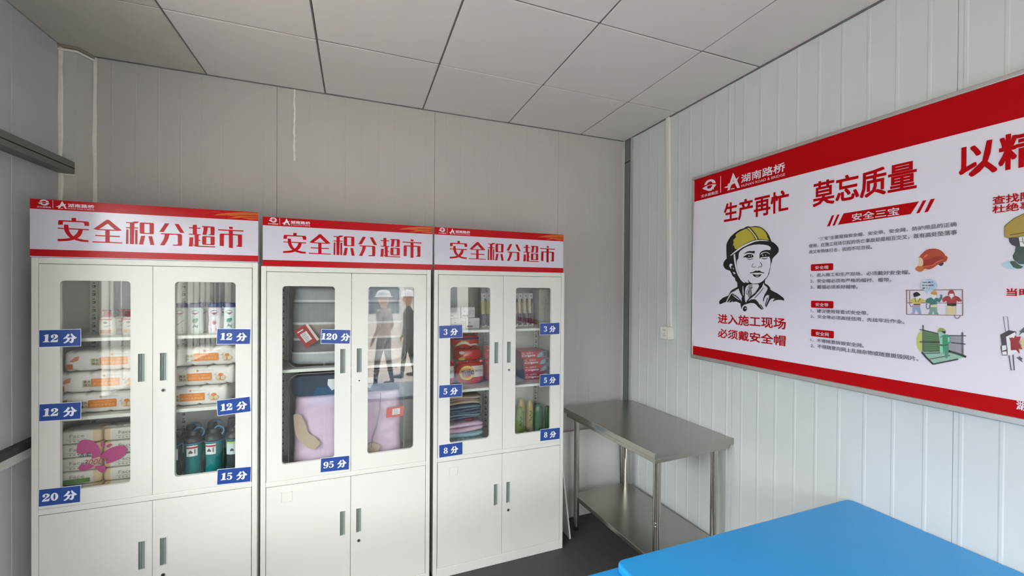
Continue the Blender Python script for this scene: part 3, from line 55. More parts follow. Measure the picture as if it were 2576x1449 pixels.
GLYPHS={"1":[0.72,[[[0.074,0.872],[0.213,0.936],[0.362,1.021],[0.553,1.011],[0.511,0.191],[0.553,0.117],[0.67,0.085],[0.66,0.011],[0.0,0.011],[0.011,0.096],[0.128,0.117],[0.191,0.191],[0.234,0.787],[0.085,0.83]]]],"2":[0.82,[[[0.053,0.702],[0.064,0.809],[0.117,0.894],[0.223,0.968],[0.351,0.996],[0.5,0.996],[0.628,0.957],[0.734,0.862],[0.766,0.745],[0.713,0.596],[0.585,0.479],[0.479,0.404],[0.351,0.319],[0.266,0.234],[0.585,0.255],[0.691,0.34],[0.734,0.447],[0.766,0.404],[0.713,0.0],[0.0,0.0],[0.015,0.085],[0.117,0.255],[0.266,0.404],[0.415,0.574],[0.468,0.681],[0.479,0.787],[0.426,0.872],[0.33,0.883],[0.266,0.84],[0.33,0.766],[0.33,0.66],[0.266,0.564],[0.181,0.543],[0.096,0.585]]]],"0":[0.84,[["ring",[[0.78,0.48],[0.761,0.638],[0.707,0.78],[0.623,0.893],[0.517,0.965],[0.4,0.99],[0.283,0.965],[0.177,0.893],[0.093,0.78],[0.039,0.638],[0.02,0.48],[0.039,0.322],[0.093,0.18],[0.177,0.067],[0.283,-0.005],[0.4,-0.03],[0.517,-0.005],[0.623,0.067],[0.707,0.18],[0.761,0.322]],[[0.5,0.48],[0.495,0.597],[0.481,0.703],[0.459,0.787],[0.431,0.841],[0.4,0.86],[0.369,0.841],[0.341,0.787],[0.319,0.703],[0.305,0.597],[0.3,0.48],[0.305,0.363],[0.319,0.257],[0.341,0.173],[0.369,0.119],[0.4,0.1],[0.431,0.119],[0.459,0.173],[0.481,0.257],[0.495,0.363]]]]],"3":[0.74,[[[0.0223,0.7614],[0.029,0.7765],[0.0376,0.8012],[0.0493,0.8348],[0.0651,0.8725],[0.0871,0.9116],[0.1175,0.9463],[0.153,0.9692],[0.19,0.9836],[0.2286,0.9934],[0.2673,0.9998],[0.3051,1.0034],[0.342,1.0049],[0.3806,1.0045],[0.4229,1.002],[0.4677,0.9965],[0.5129,0.9867],[0.5566,0.9705],[0.5967,0.9442],[0.6297,0.9073],[0.6539,0.8657],[0.6694,0.8222],[0.6768,0.7782],[0.6761,0.7347],[0.6665,0.6912],[0.6454,0.6503],[0.6156,0.6171],[0.5817,0.5912],[0.5464,0.5708],[0.512,0.5543],[0.479,0.5393],[0.4452,0.5267],[0.4107,0.518],[0.3779,0.5118],[0.3482,0.5071],[0.3242,0.5036],[0.3076,0.501],[0.2924,0.559],[0.3096,0.5651],[0.3333,0.5721],[0.3596,0.5807],[0.3856,0.5916],[0.4071,0.605],[0.421,0.6207],[0.4301,0.6415],[0.4373,0.6677],[0.4408,0.695],[0.4407,0.72],[0.4375,0.7386],[0.4335,0.7488],[0.4324,0.7579],[0.4336,0.7707],[0.4356,0.784],[0.438,0.7965],[0.4407,0.807],[0.4433,0.8158],[0.4405,0.8313],[0.4286,0.8555],[0.4098,0.8822],[0.3867,0.9068],[0.3617,0.9256],[0.338,0.9351],[0.3143,0.9338],[0.289,0.9239],[0.2652,0.9078],[0.2448,0.8882],[0.2295,0.8683],[0.2225,0.8537],[0.2212,0.8417],[0.2201,0.8223],[0.2194,0.7965],[0.2195,0.7684],[0.2191,0.7404],[0.2177,0.7186]],[[0.3057,0.5595],[0.3256,0.5571],[0.3547,0.5544],[0.3905,0.5506],[0.4298,0.5448],[0.4706,0.5354],[0.5103,0.5198],[0.5482,0.4993],[0.5874,0.4755],[0.6269,0.446],[0.6635,0.4091],[0.6932,0.3631],[0.7098,0.307],[0.7088,0.2484],[0.6948,0.1949],[0.6722,0.1465],[0.6434,0.103],[0.6101,0.0647],[0.573,0.0317],[0.5309,0.0069],[0.486,-0.0076],[0.4413,-0.0145],[0.3985,-0.0165],[0.3586,-0.0159],[0.3217,-0.015],[0.285,-0.0142],[0.246,-0.0127],[0.2056,-0.0093],[0.1649,-0.0025],[0.1253,0.0102],[0.0863,0.0351],[0.0563,0.0764],[0.04,0.1207],[0.0316,0.1617],[0.0269,0.1973],[0.0235,0.223],[0.02,0.2383],[0.22,0.2417],[0.2171,0.2198],[0.2116,0.1923],[0.2059,0.1658],[0.2015,0.143],[0.1981,0.1291],[0.1937,0.1249],[0.1962,0.115],[0.2114,0.0973],[0.2344,0.0793],[0.2622,0.0645],[0.2913,0.0557],[0.3183,0.055],[0.3438,0.0636],[0.3689,0.0802],[0.3912,0.102],[0.4088,0.1261],[0.4206,0.1493],[0.427,0.1683],[0.4323,0.1885],[0.4381,0.214],[0.4428,0.241],[0.4459,0.2659],[0.4477,0.2845],[0.4502,0.293],[0.4562,0.3022],[0.4624,0.3235],[0.4656,0.3528],[0.4644,0.3852],[0.4585,0.4162],[0.4497,0.4402],[0.4345,0.4575],[0.4087,0.4715],[0.377,0.4819],[0.3446,0.4893],[0.3154,0.495],[0.2943,0.5005]]]],"5":[0.76,[[[0.12,1],[0.66,1],[0.62,0.8],[0.14,0.8]],[[0.12,1],[0.18,1],[0.17,0.45],[0.1,0.45]],[[0.1207,0.4959],[0.1314,0.511],[0.146,0.5338],[0.1646,0.5615],[0.1871,0.5905],[0.2142,0.6176],[0.247,0.6378],[0.2826,0.6493],[0.3205,0.6559],[0.3614,0.658],[0.4046,0.6548],[0.4492,0.6444],[0.4935,0.6249],[0.5356,0.5971],[0.577,0.5631],[0.6169,0.5229],[0.6529,0.4766],[0.6818,0.424],[0.6992,0.3644],[0.7009,0.3024],[0.6902,0.2439],[0.6707,0.1899],[0.6447,0.1409],[0.6141,0.0973],[0.5792,0.059],[0.5381,0.0285],[0.4927,0.0081],[0.4469,-0.004],[0.4027,-0.0103],[0.3615,-0.0132],[0.3235,-0.0148],[0.2858,-0.0154],[0.246,-0.0142],[0.2051,-0.0104],[0.1642,-0.0029],[0.1247,0.0103],[0.0862,0.0352],[0.0563,0.0764],[0.04,0.1207],[0.0316,0.1617],[0.0269,0.1973],[0.0235,0.223],[0.02,0.2383],[0.22,0.2417],[0.2171,0.2198],[0.2116,0.1923],[0.2059,0.1658],[0.2015,0.143],[0.1981,0.1291],[0.1938,0.1248],[0.1968,0.1144],[0.2121,0.0962],[0.2349,0.0779],[0.2621,0.0631],[0.2905,0.0546],[0.3165,0.0548],[0.3411,0.0651],[0.3655,0.0837],[0.3868,0.1078],[0.4036,0.1342],[0.4146,0.1595],[0.4208,0.181],[0.4264,0.2045],[0.4323,0.2339],[0.4368,0.2651],[0.4394,0.2946],[0.4403,0.3191],[0.4408,0.3356],[0.4418,0.3549],[0.4404,0.3856],[0.4356,0.4221],[0.4274,0.4591],[0.4169,0.4918],[0.4065,0.5151],[0.3939,0.531],[0.3739,0.5445],[0.3486,0.5545],[0.321,0.5604],[0.2942,0.5625],[0.273,0.5622],[0.2549,0.557],[0.2337,0.5428],[0.2116,0.5222],[0.1911,0.4995],[0.1731,0.4785],[0.1593,0.4641]]]],"8":[0.78,[["ring",[[0.69,0.74],[0.675,0.82],[0.631,0.893],[0.562,0.95],[0.476,0.987],[0.38,1.0],[0.284,0.987],[0.198,0.95],[0.129,0.893],[0.085,0.82],[0.07,0.74],[0.085,0.66],[0.129,0.587],[0.198,0.53],[0.284,0.493],[0.38,0.48],[0.476,0.493],[0.562,0.53],[0.631,0.587],[0.675,0.66]],[[0.48,0.74],[0.475,0.796],[0.461,0.846],[0.439,0.886],[0.411,0.911],[0.38,0.92],[0.349,0.911],[0.321,0.886],[0.299,0.846],[0.285,0.796],[0.28,0.74],[0.285,0.684],[0.299,0.634],[0.321,0.594],[0.349,0.569],[0.38,0.56],[0.411,0.569],[0.439,0.594],[0.461,0.634],[0.475,0.684]]],["ring",[[0.74,0.26],[0.722,0.347],[0.671,0.425],[0.592,0.487],[0.491,0.526],[0.38,0.54],[0.269,0.526],[0.168,0.487],[0.089,0.425],[0.038,0.347],[0.02,0.26],[0.038,0.173],[0.089,0.095],[0.168,0.033],[0.269,-0.006],[0.38,-0.02],[0.491,-0.006],[0.592,0.033],[0.671,0.095],[0.722,0.173]],[[0.5,0.26],[0.494,0.319],[0.477,0.372],[0.451,0.414],[0.417,0.441],[0.38,0.45],[0.343,0.441],[0.309,0.414],[0.283,0.372],[0.266,0.319],[0.26,0.26],[0.266,0.201],[0.283,0.148],[0.309,0.106],[0.343,0.079],[0.38,0.07],[0.417,0.079],[0.451,0.106],[0.477,0.148],[0.494,0.201]]]]],"9":[0.8,[["ring",[[0.74,0.66],[0.722,0.765],[0.671,0.86],[0.592,0.935],[0.491,0.983],[0.38,1.0],[0.269,0.983],[0.168,0.935],[0.089,0.86],[0.038,0.765],[0.02,0.66],[0.038,0.555],[0.089,0.46],[0.168,0.385],[0.269,0.337],[0.38,0.32],[0.491,0.337],[0.592,0.385],[0.671,0.46],[0.722,0.555]],[[0.48,0.66],[0.475,0.74],[0.461,0.813],[0.439,0.87],[0.411,0.907],[0.38,0.92],[0.349,0.907],[0.321,0.87],[0.299,0.813],[0.285,0.74],[0.28,0.66],[0.285,0.58],[0.299,0.507],[0.321,0.45],[0.349,0.413],[0.38,0.4],[0.411,0.413],[0.439,0.45],[0.461,0.507],[0.475,0.58]]],[[0.7399,0.6454],[0.7414,0.6214],[0.7449,0.5864],[0.7486,0.5414],[0.7504,0.4898],[0.7477,0.4339],[0.7382,0.3791],[0.7226,0.3286],[0.7031,0.2784],[0.6792,0.2277],[0.6513,0.1782],[0.6193,0.1318],[0.5829,0.0906],[0.5415,0.0576],[0.4966,0.0327],[0.4509,0.0143],[0.4062,0.0011],[0.3642,-0.0082],[0.3249,-0.0147],[0.2857,-0.0174],[0.2455,-0.0156],[0.2058,-0.01],[0.1676,-0.0008],[0.1325,0.0119],[0.0991,0.032],[0.0702,0.0666],[0.0542,0.1059],[0.0473,0.1405],[0.0443,0.1688],[0.0424,0.1872],[0.04,0.1971],[0.22,0.2029],[0.2184,0.1853],[0.215,0.1645],[0.2115,0.147],[0.2087,0.1341],[0.2053,0.1292],[0.2009,0.128],[0.2061,0.117],[0.2213,0.0986],[0.2417,0.08],[0.2656,0.0645],[0.2907,0.0552],[0.3151,0.0547],[0.3414,0.0641],[0.3701,0.0819],[0.3979,0.1057],[0.4227,0.1332],[0.4428,0.1621],[0.4571,0.1894],[0.4679,0.2191],[0.4775,0.2559],[0.4858,0.2973],[0.4925,0.3408],[0.4979,0.3838],[0.5018,0.4209],[0.5039,0.4539],[0.5044,0.491],[0.5039,0.5311],[0.5025,0.5706],[0.5009,0.6069],[0.5001,0.6346]]]],"分":[1.4,[[[0.468,1.043],[0.702,0.936],[0.596,0.745],[0.447,0.574],[0.277,0.447],[0.106,0.362],[0.021,0.426],[0.149,0.553],[0.277,0.702],[0.383,0.872]],[[0.766,1.021],[0.83,1.074],[0.894,1.064],[0.979,0.915],[1.106,0.766],[1.255,0.617],[1.404,0.489],[1.277,0.404],[1.17,0.351],[1.021,0.489],[0.872,0.681],[0.787,0.872]],[[0.298,0.543],[1.106,0.564],[1.106,0.404],[0.255,0.409]],[[0.447,0.426],[0.702,0.415],[0.67,0.277],[0.617,0.149],[0.511,0.021],[0.383,-0.085],[0.255,-0.16],[0.128,-0.202],[0.043,-0.106],[0.213,0.021],[0.34,0.149],[0.415,0.277]],[[0.851,0.447],[1.106,0.426],[1.085,0.191],[1.053,0.021],[1.0,-0.085],[0.936,-0.149],[0.787,-0.181],[0.702,-0.085],[0.585,-0.032],[0.606,0.043],[0.745,0.043],[0.809,0.085],[0.84,0.234]]]]}
BUTTERFLY=[[[0.0997, 0.9321], [0.0979, 0.9633], [0.1034, 0.9817], [0.1162, 0.9909], [0.1328, 0.9901], [0.1514, 0.9831], [0.1682, 0.9642], [0.1776, 0.9438], [0.1833, 0.9188], [0.1814, 0.9094], [0.1664, 0.9041], [0.1496, 0.9016], [0.1477, 0.9259]], [[0.1833, 0.9092], [0.1889, 0.9205], [0.206, 0.9353], [0.2308, 0.9456], [0.2539, 0.9484], [0.2713, 0.9418], [0.2781, 0.9287], [0.2752, 0.9118], [0.2616, 0.894], [0.2347, 0.878], [0.2079, 0.8707], [0.2022, 0.8727], [0.2003, 0.8924], [0.1833, 0.8995]], [[0.1034, 0.8624], [0.1071, 0.8738], [0.1199, 0.8828], [0.1552, 0.8695], [0.157, 0.8644], [0.144, 0.8554], [0.1255, 0.8497], [0.1108, 0.8506]], [[0.1617, 0.8638], [0.1946, 0.8628], [0.2003, 0.8535], [0.1994, 0.8391], [0.1909, 0.8318], [0.1814, 0.8332], [0.1702, 0.8457]], [[0.1955, 0.9597], [0.194, 0.9531], [0.19, 0.9498], [0.1854, 0.951], [0.182, 0.9564], [0.1813, 0.9635], [0.1836, 0.9694], [0.188, 0.9715], [0.1925, 0.9689], [0.1952, 0.9628]], [[0.2231, 0.9575], [0.2209, 0.9523], [0.2151, 0.9477], [0.2083, 0.9458], [0.2033, 0.9475], [0.2024, 0.9518], [0.2058, 0.9571], [0.2121, 0.9611], [0.2187, 0.962], [0.2227, 0.9594]]]

# ------------------------------------------------------------------ materials
def lin(h):
    if isinstance(h, str): c = [int(h[i:i+2], 16)/255 for i in (0, 2, 4)]
    else: c = [v/255 for v in h]
    return tuple((v/12.92 if v <= 0.04045 else ((v+0.055)/1.055)**2.4) for v in c) + (1.0,)
_m = {}
def mat(name, col=None, rough=0.5, metal=0.0, noise=0.0, nscale=20.0, bump=0.0, bscale=200.0, coat=0.0, spec=0.5, stretch=None, trans=0.0, emit=None):
    if name in _m: return _m[name]
    m = bpy.data.materials.new(name); m.use_nodes = True; _m[name] = m
    t = m.node_tree; b = t.nodes['Principled BSDF']
    c = lin(col)
    b.inputs['Base Color'].default_value = c; b.inputs['Roughness'].default_value = rough
    b.inputs['Metallic'].default_value = metal; b.inputs['Coat Weight'].default_value = coat
    b.inputs['Specular IOR Level'].default_value = spec
    if trans: b.inputs['Transmission Weight'].default_value = trans
    tcn = t.nodes.new('ShaderNodeTexCoord'); mp = t.nodes.new('ShaderNodeMapping')
    t.links.new(tcn.outputs['Object'], mp.inputs[0])
    if stretch: mp.inputs['Scale'].default_value = stretch
    n = t.nodes.new('ShaderNodeTexNoise'); n.inputs['Scale'].default_value = nscale; n.inputs['Detail'].default_value = 3
    t.links.new(mp.outputs[0], n.inputs['Vector'])
    r = t.nodes.new('ShaderNodeMapRange'); t.links.new(n.outputs['Fac'], r.inputs[0])
    r.inputs['To Min'].default_value = 1-noise; r.inputs['To Max'].default_value = 1+noise
    mx = t.nodes.new('ShaderNodeMix'); mx.data_type = 'RGBA'; mx.blend_type = 'MULTIPLY'; mx.inputs[0].default_value = 1
    mx.inputs[6].default_value = c; t.links.new(r.outputs[0], mx.inputs[7]); t.links.new(mx.outputs[2], b.inputs['Base Color'])
    if bump:
        n2 = t.nodes.new('ShaderNodeTexNoise'); n2.inputs['Scale'].default_value = bscale; t.links.new(mp.outputs[0], n2.inputs['Vector'])
        bp = t.nodes.new('ShaderNodeBump'); bp.inputs['Strength'].default_value = bump; bp.inputs['Distance'].default_value = 0.002
        t.links.new(n2.outputs['Fac'], bp.inputs['Height']); t.links.new(bp.outputs[0], b.inputs['Normal'])
    return m
def glassy(name, tint=(0.93, 0.96, 0.95), refl=1.0, base=0.05, film=0.0):
    """thin sheet: see-through plus a Fresnel-like mirror, same from both sides"""
    if name in _m: return _m[name]
    m = bpy.data.materials.new(name); m.use_nodes = True; _m[name] = m
    t = m.node_tree; t.nodes.clear(); o = t.nodes.new('ShaderNodeOutputMaterial')
    tr = t.nodes.new('ShaderNodeBsdfTransparent'); tr.inputs[0].default_value = tint + (1,)
    gl = t.nodes.new('ShaderNodeBsdfGlossy'); gl.inputs['Roughness'].default_value = film; gl.inputs[0].default_value = (1, 1, 1, 1)
    lw = t.nodes.new('ShaderNodeLayerWeight'); lw.inputs[0].default_value = 0.5
    p = t.nodes.new('ShaderNodeMath'); p.operation = 'POWER'; t.links.new(lw.outputs['Facing'], p.inputs[0]); p.inputs[1].default_value = 4.0
    a = t.nodes.new('ShaderNodeMath'); a.operation = 'MULTIPLY_ADD'; t.links.new(p.outputs[0], a.inputs[0]); a.inputs[1].default_value = 0.9*refl; a.inputs[2].default_value = base
    a.use_clamp = True
    mix = t.nodes.new('ShaderNodeMixShader'); t.links.new(a.outputs[0], mix.inputs[0]); t.links.new(tr.outputs[0], mix.inputs[1]); t.links.new(gl.outputs[0], mix.inputs[2])
    if film:
        tcn = t.nodes.new('ShaderNodeTexCoord'); n = t.nodes.new('ShaderNodeTexNoise'); n.inputs['Scale'].default_value = 14; n.inputs['Detail'].default_value = 2
        t.links.new(tcn.outputs['Object'], n.inputs['Vector'])
        bp = t.nodes.new('ShaderNodeBump'); bp.inputs['Strength'].default_value = 0.6; bp.inputs['Distance'].default_value = 0.01
        t.links.new(n.outputs['Fac'], bp.inputs['Height']); t.links.new(bp.outputs[0], gl.inputs['Normal'])
    t.links.new(mix.outputs[0], o.inputs[0])
    return m
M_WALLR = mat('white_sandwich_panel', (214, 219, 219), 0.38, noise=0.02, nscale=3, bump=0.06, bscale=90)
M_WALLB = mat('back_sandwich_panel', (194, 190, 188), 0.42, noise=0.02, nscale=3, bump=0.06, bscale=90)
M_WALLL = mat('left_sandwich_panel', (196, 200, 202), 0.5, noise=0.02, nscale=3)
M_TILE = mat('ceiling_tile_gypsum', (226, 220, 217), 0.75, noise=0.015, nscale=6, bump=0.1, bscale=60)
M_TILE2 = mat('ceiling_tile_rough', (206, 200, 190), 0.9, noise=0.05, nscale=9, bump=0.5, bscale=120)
M_TBAR = mat('tbar_steel', (120, 120, 122), 0.4, 0.3)
M_DARK = mat('dark_gap', (20, 20, 20), 0.9)
M_FLOOR = mat('dark_vinyl_floor', (66, 66, 63), 0.55, noise=0.12, nscale=25, bump=0.15, bscale=400)
M_SEAL = mat('white_sealant', (238, 234, 224), 0.6, noise=0.1, nscale=60, bump=0.6, bscale=60)
M_ENAMEL = mat('cabinet_enamel', (226, 226, 219), 0.33, noise=0.008, nscale=30, bump=0.03, bscale=500)
M_ENAMEL_IN = mat('cabinet_enamel_inside', (224, 226, 218), 0.45)
M_HANDLE = mat('handle_grey_plastic', (136, 148, 142), 0.45)
M_CHROME = mat('chrome', (200, 200, 200), 0.18, 1.0)
M_STEEL = mat('stainless_steel', (176, 173, 166), 0.24, 1.0, noise=0.04, nscale=6, bump=0.02, bscale=60)
M_PIPE = mat('polished_steel_tube', (198, 194, 186), 0.14, 1.0)
M_ALU = mat('brushed_aluminium', (205, 203, 200), 0.35, 0.85)
M_BLUE = mat('blue_plastic', (30, 154, 224), 0.3, noise=0.02, nscale=8)
M_WHITEP = mat('white_plastic', (232, 231, 224), 0.35)
M_SIGNW = mat('sign_lavender_white', (214, 210, 224), 0.16)
M_RED = mat('sign_red', (188, 8, 22), 0.25, spec=0.25)
M_BOARDW = mat('poster_lavender_white', (238, 233, 247), 0.3, spec=0.35)
M_BOARDR = mat('poster_red', (190, 2, 14), 0.4, spec=0.12)
M_TAGB = mat('tag_blue', (40, 74, 150), 0.3, noise=0.08, nscale=40)
M_TAGW = mat('tag_white', (236, 240, 248), 0.3)
M_GLASS = glassy('door_glass', (0.975, 0.985, 0.98), 0.6, 0.040)
M_WINGLASS = glassy('window_glass', (0.95, 0.97, 0.96), 0.8, 0.04)
M_FILM = glassy('clear_film', (0.985, 0.985, 0.985), 0.35, 0.028, 0.10)
INK = {'ink': mat('ink_black', (24, 18, 20), 0.4), 'text_ink': mat('ink_text', (80, 74, 86), 0.4), 'red': M_RED, 'paper': M_BOARDW, 'white_ink': mat('ink_white', (236, 228, 238), 0.4),
       'yellow': mat('ink_yellow', (196, 182, 62), 0.4), 'pale_yellow': mat('ink_pale_yellow', (216, 208, 160), 0.4), 'grey': mat('ink_grey', (170, 166, 172), 0.4)}
def ink(h):
    if h in INK: return INK[h]
    return mat('ink_'+h, tuple(min(245, int(int(h[i:i+2], 16)*1.18)) for i in (0, 2, 4)), 0.4)

# ------------------------------------------------------------------ geometry helpers
class MB:
    def __init__(s): s.v = []; s.f = []; s.m = []; s.sm = []
    def add(s, v, f, mi=0, smooth=False):
        b = len(s.v); s.v += [tuple(p) for p in v]
        for q in f: s.f.append([b+i for i in q]); s.m.append(mi); s.sm.append(smooth)
    def box(s, x0, x1, y0, y1, z0, z1, mi=0):
        v = [(x, y, z) for x in (x0, x1) for y in (y0, y1) for z in (z0, z1)]
        s.add(v, [(0, 1, 3, 2), (4, 6, 7, 5), (0, 4, 5, 1), (2, 3, 7, 6), (0, 2, 6, 4), (1, 5, 7, 3)], mi); return s
    def flat(s, poly, y, mi=0, holes=(), f=None):
        """polygon in the xz plane facing -y; f maps (x,z)->(x,y,z) instead"""
        loops = [[Vector((p[0], p[1], 0)) for p in poly]] + [[Vector((p[0], p[1], 0)) for p in h] for h in holes]
        pts = [p for l in loops for p in l]
        tri = tessellate_polygon(loops)
        g = f or (lambda x, z: (x, y, z))
        v = [g(p.x, p.y) for p in pts]; fs = []
        for a, b, c in tri:
            A, B, C_ = pts[a], pts[b], pts[c]
            area = (B.x-A.x)*(C_.y-A.y)-(C_.x-A.x)*(B.y-A.y)
            if abs(area) < 1e-14: continue
            fs.append((a, b, c) if area > 0 else (a, c, b))
        s.add(v, fs, mi); return s
    def plate(s, poly, y0, y1, mi=0, holes=()):
        """polygon with holes in xz extruded from y0 (front) to y1 (back)"""
        s.flat(poly, y0, mi, holes)
        b = len(s.v); s.flat(poly, y1, mi, holes)
        for i in range(len(s.f)):
            if s.f[i][0] >= b: s.f[i] = s.f[i][::-1]
        for l in [poly]+list(holes):
            n = len(l); v = [(p[0], y0, p[1]) for p in l]+[(p[0], y1, p[1]) for p in l]
            ar = sum(l[i][0]*l[(i+1) % n][1]-l[(i+1) % n][0]*l[i][1] for i in range(n))
            fl = (ar > 0) == (l is poly)
            s.add(v, [(i, i+n, (i+1) % n+n, (i+1) % n) if fl else (i, (i+1) % n, (i+1) % n+n, i+n) for i in range(n)], mi)
        return s
    def lathe(s, prof, cx=0, cy=0, z0=0, n=24, ex=1.0, ey=1.0, mi=0, cap=True, power=None):
        v = []; f = []
        for r, z in prof:
            for k in range(n):
                a = 2*math.pi*k/n; c, d = math.cos(a), math.sin(a)
                if power: q = (abs(c)**power+abs(d)**power)**(-1/power); c *= q; d *= q
                v.append((cx+r*ex*c, cy+r*ey*d, z0+z))
        for j in range(len(prof)-1):
            for k in range(n): f.append((j*n+k, j*n+(k+1) % n, (j+1)*n+(k+1) % n, (j+1)*n+k))
        s.add(v, f, mi, True)
        if cap:
            m_ = len(prof)-1
            s.add(v[:n], [tuple(range(n))[::-1]], mi); s.add(v[m_*n:], [tuple(range(n))], mi)
        return s
    def tube(s, pts, r, n=10, mi=0):
        pts = [Vector(p) for p in pts]; v = []; f = []
        for i, p in enumerate(pts):
            d = (pts[min(i+1, len(pts)-1)]-pts[max(i-1, 0)]).normalized()
            u = d.orthogonal().normalized() if i == 0 else (u-d*u.dot(d)).normalized()
            w = d.cross(u)
            for k in range(n):
                a = 2*math.pi*k/n; v.append(p+r*(math.cos(a)*u+math.sin(a)*w))
        for j in range(len(pts)-1):
            for k in range(n): f.append((j*n+k, j*n+(k+1) % n, (j+1)*n+(k+1) % n, (j+1)*n+k))
        s.add(v, f, mi, True); s.add(v[:n], [tuple(range(n))[::-1]], mi); s.add(v[-n:], [tuple(range(n))], mi); return s
    def pillow(s, x0, x1, y0, y1, z0, z1, mi=0, e=0.35, n=20, m=12, wob=0.0, seed=1, f=None):
        """rounded box (superellipsoid)"""
        rnd = random.Random(seed); cx, cy, cz = (x0+x1)/2, (y0+y1)/2, (z0+z1)/2; a, b, c = (x1-x0)/2, (y1-y0)/2, (z1-z0)/2
        ex, ez = (e if isinstance(e, tuple) else (e, e))
        sg = lambda w, q: math.copysign(abs(w)**q, w)
        v = []; fs = []
        ph = [rnd.uniform(0, 6.28) for _ in range(6)]
        for j in range(m+1):
            t = -math.pi/2+math.pi*j/m
            for k in range(n):
                u = 2*math.pi*k/n
                X = sg(math.cos(t), ez)*sg(math.cos(u), ex); Y = sg(math.cos(t), ez)*sg(math.sin(u), ex); Z = sg(math.sin(t), ez)
                w = 1+wob*(math.sin(5*X+ph[0])*math.sin(4*Z+ph[1])+.6*math.sin(9*X+ph[2]+3*Z)+.4*math.sin(11*Z+ph[3]))
                p = (cx+a*X*w, cy+b*Y*w, cz+c*Z*(1+(w-1)*.5)); v.append(f(*p) if f else p)
        for j in range(m):
            for k in range(n): fs.append((j*n+k, j*n+(k+1) % n, (j+1)*n+(k+1) % n, (j+1)*n+k))
        s.add(v, fs, mi, True); return s
    def obj(s, name, mats, parent=None, loc=None, rot=None, link=True):
        me = bpy.data.meshes.new(name); me.from_pydata(s.v, [], s.f)
        for m_ in (mats if isinstance(mats, (list, tuple)) else [mats]): me.materials.append(m_)
        me.polygons.foreach_set('material_index', s.m); me.polygons.foreach_set('use_smooth', s.sm); me.update()
        o = bpy.data.objects.new(name, me)
        COL.objects.link(o)
        if parent: o.parent = parent
        if loc is not None: o.location = loc
        if rot is not None: o.rotation_euler = rot
        return o
def B(*a): return MB().box(*a)
def bev(o, w=0.002, seg=2):
    b = o.modifiers.new('bevel', 'BEVEL'); b.width = w; b.segments = seg; b.limit_method = 'ANGLE'; b.angle_limit = math.radians(40)
    return o
def empty(name, loc=(0, 0, 0), rz=0.0, rot=None):
    o = bpy.data.objects.new(name, None); COL.objects.link(o); o.location = loc; o.rotation_euler = rot or (0, 0, rz); o.empty_display_size = 0.05; return o
def tag(o, label, cat, group=None):
    o['label'] = label; o['category'] = cat
    if group: o['group'] = group
    return o
def struct(o): o['kind'] = 'structure'; return o
def copy_tree(src, loc, rz=None, label=None, parent=None):
    def rec(o, p):
        c = o.copy(); COL.objects.link(c)
        if p: c.parent = p
        for ch in KIDS.get(o.name, []): 
            d = rec(ch, c)
        if c.name != o.name and o.name in KIDS: KIDS[c.name] = [x for x in NEW if x.parent == c]
        NEW.append(c); return c
    NEW = []
    KIDS.clear()
    for x in COL.objects:
        if x.parent: KIDS.setdefault(x.parent.name, []).append(x)
    r = rec(src, parent); r.location = loc
    if rz is not None: r.rotation_euler = (0, 0, rz)
    if label: r['label'] = label
    return r
KIDS = {}
def rrect(x0, x1, z0, z1, r, n=5):
    p = []
    for cx, cz, a0 in ((x1-r, z0+r, -90), (x1-r, z1-r, 0), (x0+r, z1-r, 90), (x0+r, z0+r, 180)):
        for k in range(n+1):
            a = math.radians(a0+90*k/n); p.append((cx+r*math.cos(a), cz+r*math.sin(a)))
    return p
def rect(x0, x1, z0, z1): return [(x0, z0), (x1, z0), (x1, z1), (x0, z1)]
def ell(cx, cz, rx, rz, n=20): return [(cx+rx*math.cos(2*math.pi*k/n), cz+rz*math.sin(2*math.pi*k/n)) for k in range(n)]

